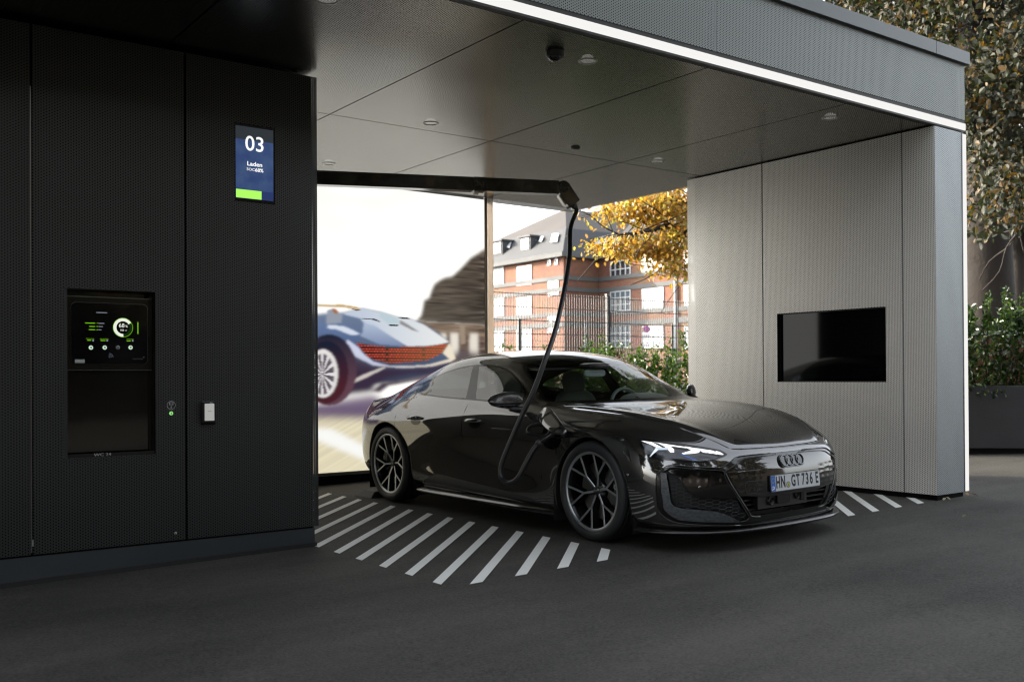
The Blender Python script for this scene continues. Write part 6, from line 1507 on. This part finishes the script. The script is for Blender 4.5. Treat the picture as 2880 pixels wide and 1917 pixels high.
# lower grille furniture
m_ = MB()
for z, a in ((.325,-.925),(.295,-.928),(.262,-.930)): m_.box(-.43,.43,a,a+.035,z-.004,z+.004)
m_.build('grille_bar', SATB, grl)
m_ = MB()
vs = [(-.33,-.958,.262),(.17,-.966,.262),(.17,-.966,.352),(-.33,-.958,.352)]
m_.prism([Vector(v) for v in vs], (0,.05,0)); m_.build('sensor_bracket', mat('bracket satin', (.014,.013,.012), .35), grl)
for x_, z_, r in ((-.205,.310,.030),(.065,.325,.026)):
    m_ = MB(); m_.lathe([(r,-.03),(r,.004),(r*.86,.008),(r*.8,-.004),(r*.45,-.012),(0,-.010)], (x_,-.970,z_), (0,-1,0), 28); sb = m_.build('sensor_pod', SATB, grl)
    m_ = MB(); m_.lathe([(0,.002),(r*.3,.0),(r*.42,-.006)], (x_,-.962,z_), (0,-1,0), 18); m_.build('sensor_lens', mat('sensor glass', (.05,.05,.055), .05, metal=.6), sb)
m_ = MB(); m_.box(-.15,-.02,-.978,-.94,.285,.345); m_.box(.10,.14,-.975,-.94,.285,.35); m_.build('radar_cover', mat('radar cover', (.012,.011,.010), .2), grl, bevel=.004)
m_ = MB(); P = [fp(b_, .355+dz*.0, .002) for b_ in (0,)]; 
m_.tube([LV(fp(b_, z_, .0015)) for b_, z_ in rrect(.345,.445,.375,.455,.02,5)], .0014, 6, closed=True); m_.build('tow_cover_line', mat('groove', (.05,.05,.045), .2), grl)
for sg in (1,-1):
    for p in (sp(-.385,.498,.001), fp(.723,.431,.001)):
        m_ = MB(); nn = LV((0,1,0)) if p.x > -.5 else LV((-.7,.7,0))
        m_.lathe([(0,.0035),(.008,.0025),(.0105,0),(.012,-.004)], LV(sgn(p, sg)), Vector((nn.x*sg, nn.y, 0)), 20); m_.build('parking_sensor', PA_M, car)
# door handles, mirrors, creases
for sg in (1,-1):
    for a0_, par in ((1.463, fd[sg]), (2.358, fd[(sg,'r')])):
        h = empty('door_handle', (0,0,0), parent=par)
        m_ = MB(); N_ = 28; rings = []
        for rr_ in (.0, .55, 1.0):
            for k in range(N_):
                q = 2*math.pi*k/N_; p = sp(a0_-.010+.078*rr_*math.cos(q), .770+.036*rr_*math.sin(q), .0012); rings.append(LV(sgn(p, sg)))
        m_.add(rings, [(r*N_+k, r*N_+(k+1) % N_, (r+1)*N_+(k+1) % N_, (r+1)*N_+k) for r in range(2) for k in range(N_)], 0, True); m_.build('recess', mat('handle shade patch', (.004,.004,.004), .12, coat=.5), h)  # dark patch laid on the skin for the shade of the grip hollow
        m_ = MB(); P = []; R2 = []
        for u in np.linspace(-1, 1, 13):
            p = sp(a0_+.112*u, .794-.004*u, .006+.030*(1-abs(u)**3)); P.append(LV(sgn(p, sg))); R2.append(.0165*(1-.45*abs(u)**4))
        m_.tube(P, R2, 14); m_.build('grip', PA_M, h)
    # mirror
    mr = empty('door_mirror', (0,0,0), parent=car)
    st = [(0,.030,.026),(.08,.050,.036),(.25,.063,.046),(.45,.066,.048),(.65,.058,.042),(.82,.045,.033),(.93,.030,.022),(1.0,.006,.005)]
    def mring(t, hh, dd, lo, hi):
        c = Vector((.828+.120*t+.02*t*t, .925+.205*t, .978-.006*t)); out = []
        for k in range(13):
            q = R_(lo+(hi-lo)*k/12); cs, sn = math.cos(q), math.sin(q)
            x = math.copysign(abs(cs)**.75, cs)*dd; z = math.copysign(abs(sn)**.8, sn)*hh*(1.05 if sn > 0 else .90)
            out.append(LV(sgn((c.x-x*1.0+(.012 if sn > 0 else 0)*abs(sn), c.y, c.z+z), sg)))
        return out
    tt = np.linspace(0, 1, 22); hs_ = np.interp(tt, [s[0] for s in st], [s[1] for s in st]); ds_ = np.interp(tt, [s[0] for s in st], [s[2] for s in st])
    for nm_, lo, hi, mt in (('shell', -12, 170, CARBD), ('lower_shell', -170, -12, mat('mirror base gloss', (.012,.011,.010), .15, coat=.6)), ('back', 170, 190, SATB)):
        m_ = MB(); vs = []
        for t_, h_, d_ in zip(tt, hs_, ds_): vs += mring(t_, h_, d_, lo, hi)
        m_.add(vs, [(i*13+j, i*13+13+j, i*13+14+j, i*13+1+j) for i in range(21) for j in range(12)], 0, True)
        m_.add(vs[:13], [tuple(range(13))]); m_.build(nm_, mt, mr)
    m_ = MB(); m_.tube([LV(sgn(p, sg)) for p in ((.84,1.02,.918),(.825,.96,.905),(.80,.90,.900))], [.022,.026,.032], 12); m_.build('stalk', SATB, mr)
    for z_ in (.962,.944):
        m_ = MB(); P = []
        for t_ in np.linspace(.04,.97,24):
            dd = float(np.interp(t_, tt, ds_)); c = Vector((.828+.120*t_+.02*t_*t_, .925+.205*t_, z_-.004*t_)); P.append(LV(sgn((c.x-dd*.995-.001, c.y, c.z), sg)))
        m_.tube(P, .0016, 6); m_.build('trim_line', mat('mirror line', (.12,.14,.16), .2, metal=.5), mr)
    # small bright line below the belt on the door, trim letters on the pillar are too small to read
m_ = MB(); m_.tube([LV(sp(a, .748-.0*(a-.95)-.0, .0035)) for a in np.linspace(.965,1.205,8)], .0022, 6); m_.build('trim_line', mat('flank line', (.25,.26,.28), .2, metal=.7), fd[1])

# wheels: built at the origin with the outer face towards -x
def rubber():
    m, n, l, b = newmat('tyre rubber'); b.inputs['Base Color'].default_value = (.016,.017,.019,1); b.inputs['Roughness'].default_value = .55
    tc = n.new('ShaderNodeTexCoord'); s = n.new('ShaderNodeSeparateXYZ'); l.new(tc.outputs['Object'], s.inputs[0])
    an = math_(n, l, 'ARCTAN2', s.outputs[1], s.outputs[2]); r2 = math_(n, l, 'SQRT', math_(n, l, 'ADD', math_(n, l, 'MULTIPLY', s.outputs[1], s.outputs[1]), math_(n, l, 'MULTIPLY', s.outputs[2], s.outputs[2])))
    f = math_(n, l, 'FRACT', math_(n, l, 'MULTIPLY_ADD', an, 64/6.2832, math_(n, l, 'MULTIPLY', s.outputs[0], 6.0)))
    g = math_(n, l, 'MULTIPLY', math_(n, l, 'LESS_THAN', f, .16), math_(n, l, 'GREATER_THAN', r2, .3415))
    ring = math_(n, l, 'MULTIPLY', math_(n, l, 'SINE', math_(n, l, 'MULTIPLY', r2, 900)), .12)
    h = math_(n, l, 'ADD', math_(n, l, 'MULTIPLY', g, -1.0), ring)
    bp = n.new('ShaderNodeBump'); bp.inputs['Strength'].default_value = .9; bp.inputs['Distance'].default_value = .003; l.new(h, bp.inputs['Height']); l.new(bp.outputs[0], b.inputs['Normal'])
    return m
RUB = rubber()
def make_wheel(w):
    t = empty('wheel', (0,0,0), parent=car)
    ax = (-1,0,0); o_ = (0,0,0)
    m_ = MB(); pr = [(.268,w-.030),(.276,w-.016),(.290,w-.004),(.305,w),(.322,w-.002),(.336,w-.009),(.3455,w-.020),(.3510,w-.034)]
    for x in (w-.050, w-.080, 0.035, -.035, -(w-.080), -(w-.050)):
        pr += [(.3530,x+.004),(.3465,x+.003),(.3465,x-.003),(.3530,x-.004)]
    pr += [(.3510,-(w-.034)),(.3455,-(w-.020)),(.336,-(w-.009)),(.305,-w),(.268,-(w-.03))]
    m_.lathe(pr, o_, ax, 120); m_.build('tyre', RUB, t)
    rim = empty('rim', (0,0,0), parent=t)
    d = w-.132
    m_ = MB(); m_.lathe([(.276,.118+d),(.2715,.104+d),(.262,.098+d),(.256,.07+d),(.250,.02),(.252,-.10),(.27,-.11)], o_, ax, 96); m_.build('barrel', mat('barrel black', (.010,.010,.011), .25, metal=.3), rim)
    m_ = MB(); m_.lathe([(.282,.106+d),(.2855,.112+d),(.2845,.1170+d),(.275,.1185+d),(.2620,.1165+d),(.2600,.110+d)], o_, ax, 96); m_.build('lip', RIMC, rim)
    blk = MB(); cut_ = MB()
    def P3(r, ang, h): return Vector((-h, -r*math.cos(ang), r*math.sin(ang)))    # -y is forwards (image right)
    def spoke(r0, a0_, h0, r1, a1_, h1, w0, w1):
        A0, A1 = P3(r0,a0_,h0), P3(r1,a1_,h1); dd = (A1-A0); tg = dd.normalized(); ou = Vector((-1,0,0)); ou = (ou-tg*ou.dot(tg)).normalized(); sd = tg.cross(ou)
        vs = []
        for A_, ww, dp in ((A0,w0,.040),(A1,w1,.062)):
            vs += [A_+sd*ww*.42, A_-sd*ww*.42, A_-sd*ww*1.5-ou*dp, A_+sd*ww*1.5-ou*dp]
        blk.add(vs, [(0,1,5,4),(1,2,6,5),(2,3,7,6),(3,0,4,7),(0,3,2,1),(4,5,6,7)])
        vs = []
        for A_, ww in ((A0,w0),(A1,w1)): vs += [A_+sd*ww*.42+ou*.0008, A_-sd*ww*.42+ou*.0008, A_-sd*ww*.62-ou*.0035, A_+sd*ww*.62-ou*.0035]
        cut_.add(vs, [(0,1,5,4),(1,2,6,5),(3,0,4,7)])
    for k in range(6):
        a = R_(72+60*k); q = R_(15)
        spoke(.030, a, .066+d, .128, a, .086+d, .014, .0135)
        for s_ in (1,-1): spoke(.124, a+s_*R_(.8), .0855+d, .270, a+s_*q, .108+d, .0125, .0135)
    blk.build('spokes', RIMM, rim); cut_.build('spoke_faces', RIMC, rim)
    m_ = MB(); m_.lathe([(0,.070+d),(.030,.070+d),(.034,.064+d),(.060,.052+d),(.074,.034+d),(.078,-.02)], o_, ax, 48); m_.build('hub', RIMM, rim)
    m_ = MB(); m_.lathe([(0,.0765+d),(.024,.0755+d),(.027,.070+d)], o_, ax, 36); cap = m_.build('centre_cap', mat('cap satin', (.02,.02,.02), .3), rim)
    m_ = MB()
    for k in range(4):
        c = Vector((-(.0770+d), (k-1.5)*.0088, 0)); m_.tube([c+Vector((0, .0060*math.cos(2*math.pi*j/16), .0060*math.sin(2*math.pi*j/16))) for j in range(16)], .0008, 5, closed=True)
    m_.build('cap_rings', RIMC, cap)
    m_ = MB(); m_.lathe([(.075,.022),(.205,.022),(.205,-.010),(.075,-.010)], o_, ax, 64, smooth=False); m_.build('brake_disc', mat('disc iron', (.22,.21,.20), .35, metal=.8), t)
    return t
wf = make_wheel(.132); wf.location = (-(.949-.132+.013), 0, .353)
def caliper(par, loc, sg, ang):
    c = empty('brake_caliper', loc, parent=par)
    m_ = MB(); vs = []
    for k in range(11):
        q = R_(ang-34+68*k/10)
        for r, h in ((.135,.020),(.150,.052),(.195,.058),(.222,.050),(.226,.018)): vs.append(Vector((-h*sg, -r*math.cos(q), r*math.sin(q))))
    m_.add(vs, [(i*5+j, i*5+5+j, i*5+6+j, i*5+1+j) for i in range(10) for j in range(4)], 0, False); m_.add(vs[:5], [(0,1,2,3,4)]); m_.add(vs[-5:], [(0,1,2,3,4)])
    m_.build('body', mat('caliper anthracite', (.06,.065,.07), .3, coat=.5), c)
    if sg > 0:
        q = R_(ang+4); c0_ = Vector((-.0595, -.190*math.cos(q), .190*math.sin(q))); up = Vector((0,-math.cos(q),math.sin(q)))
        rt_ = Vector((0,-math.sin(q),-math.cos(q)))
        textmesh('caliper_text', 'Audi', .034, frame(c0_, -rt_ if False else rt_, up), mat('caliper print', (.7,.7,.7), .5), c, bold=.0006)
    return c
caliper(car, tuple(wf.location), 1, 8)
wr = copy_tree(wf, car); wr.location = (-(.940-.132+.013), 2.898, .353); wr.rotation_euler = (R_(5),0,0)
caliper(car, tuple(wr.location), 1, 168)
for y_ in (0, 2.898):
    q = copy_tree(wf, car); q.location = (.817-.013, y_, .353); q.rotation_euler = (0,0,math.pi)
# cabin
def sup(m_, c, r, p=2.6, n=18, tilt=0, sm=True):
    vs = []; c = Vector(c)
    for i in range(n+1):
        ph = -math.pi/2+math.pi*i/n
        for j in range(2*n):
            th = math.pi*j/n
            f = lambda v, e: math.copysign(abs(v)**(2/e), v)
            v = Vector((r[0]*f(math.cos(ph),p)*f(math.cos(th),p), r[1]*f(math.cos(ph),p)*f(math.sin(th),p), r[2]*f(math.sin(ph),p)))
            v.rotate(Matrix.Rotation(tilt, 3, 'X')); vs.append(c+v)
    m_.add(vs, [(i*2*n+j, i*2*n+(j+1) % (2*n), (i+1)*2*n+(j+1) % (2*n), (i+1)*2*n+j) for i in range(n) for j in range(2*n)], 0, sm)
SEATG = mat('seat leather grey green', (.17,.215,.19), .5, noise=.1, nscale=20); SEATB = mat('seat black', (.012,.012,.013), .55)
for sg in (1,-1):
    s_ = empty('front_seat', (0,0,0), parent=car); x_ = -.37*sg
    m_ = MB(); sup(m_, (x_,1.745,1.078), (.118,.050,.102), 3.2, tilt=R_(-10)); m_.build('headrest', SEATG, s_)
    m_ = MB(); sup(m_, (x_,1.70,.83), (.235,.06,.185), 3.0, tilt=R_(-14)); m_.build('backrest', SEATG, s_)
    m_ = MB(); sup(m_, (x_,1.715,.945), (.085,.030,.050), 4, tilt=R_(-10)); m_.build('headrest_base', SEATB, s_)
    m_ = MB(); sup(m_, (x_,1.66,.66), (.27,.10,.25), 3.2, tilt=R_(-14)); sup(m_, (x_,1.38,.47), (.27,.28,.09), 3.2); m_.build('seat_shell', SEATB, s_)
m_ = MB(); sup(m_, (0,2.45,.72), (.62,.12,.22), 4, tilt=R_(-20)); m_.build('rear_bench', SEATB, car)
DASH = mat('dashboard', (.07,.08,.078), .6)
m_ = MB(); sup(m_, (0,.80,.80), (.74,.17,.125), 4); m_.build('dashboard', DASH, car)
m_ = MB(); sup(m_, (.36,.80,.905), (.25,.13,.085), 2.8, tilt=R_(6)); m_.build('instrument_hood', mat('instrument hood', (.16,.185,.175), .5), car)
m_ = MB(); c = Vector((.36,1.01,.860)); u = Vector((1,0,0)); v = Vector((0,.32,.95)).normalized()
m_.tube([c+u*(.178*math.cos(2*math.pi*j/40))+v*(.172*math.sin(2*math.pi*j/40)) for j in range(40)], .0155, 10, closed=True); m_.tube([c-u*.165,c+u*.165], .014, 8); sup(m_, c, (.07,.03,.06), 3); m_.build('steering_wheel', mat('wheel leather', (.13,.17,.165), .45), car)
m_ = MB(); sup(m_, (-.02,1.00,1.165), (.115,.018,.033), 3.5); m_.build('interior_mirror', mat('cabin mirror', (.35,.42,.42), .3), car)
m_ = MB(); sup(m_, (0,1.03,1.225), (.11,.10,.025), 4); m_.build('sensor_cluster', SATB, car)
m_ = MB(); m_.box(-.55,.55,1.18,2.3,1.20,1.215); m_.box(-.80,.80,.6,2.6,.24,.28); m_.build('headliner', SATB, car)
m_ = MB(); sup(m_, (-.79,1.2,.80), (.05,.55,.12), 4); sup(m_, (.79,1.2,.80), (.05,.55,.12), 4); m_.build('door_lining', DASH, car)
# wheel chock behind the near rear wheel
t = empty('wheel_stop', (4.66, 8.62, G(4.66,8.62)), 'small black rubber wedge lying behind the rear wheel', 'wheel chock')
m_ = MB(); P = [(-.11,-.17,0),(-.11,.17,0),(-.04,.13,.055),(-.04,-.13,.055)]
m_.add([(-.11,-.13,0),(-.11,.22,0),(.35,.22,0),(.35,-.13,0),(-.03,-.06,.055),(-.03,.15,.055),(.35,.15,.055),(.35,-.06,.055)], [(0,3,2,1),(4,5,6,7),(0,4,7,3),(0,1,5,4),(1,2,6,5),(2,3,7,6)]); m_.build('wedge', mat('rubber wedge', (.012,.012,.013), .6), t, bevel=.006)
# a few fallen leaves by the pillar
for i, (x, y, rz, c) in enumerate([(8.06,4.70,.3,(.32,.28,.16)),(8.13,4.675,1.2,(.30,.27,.17)),(8.50,4.72,.9,(.30,.13,.03)),(8.56,4.66,2.2,(.24,.10,.03)),(7.30,4.1,.2,(.12,.10,.05))]):
    m_ = MB(); m_.add([(0,0,0),(.018,.012,.006),(.045,.010,.010),(.065,0,.004),(.045,-.012,.012),(.018,-.012,.004)], [(0,1,2,3),(0,3,4,5)])
    o = m_.build('fallen_leaf', mat('dry leaf', c, .7)); o.location = (x, y, G(x,y)+.004); o.rotation_euler = (0,-.2,rz)
    setp(o, ['pale dry leaf at the foot of the pillar corner','second pale leaf curled beside the pillar plinth','orange leaf under the foot of the vertical light strip','smaller orange leaf just right of the light strip foot','tiny dark leaf on the asphalt in front of the car'][i], 'leaf', 'fallen leaves on the asphalt')
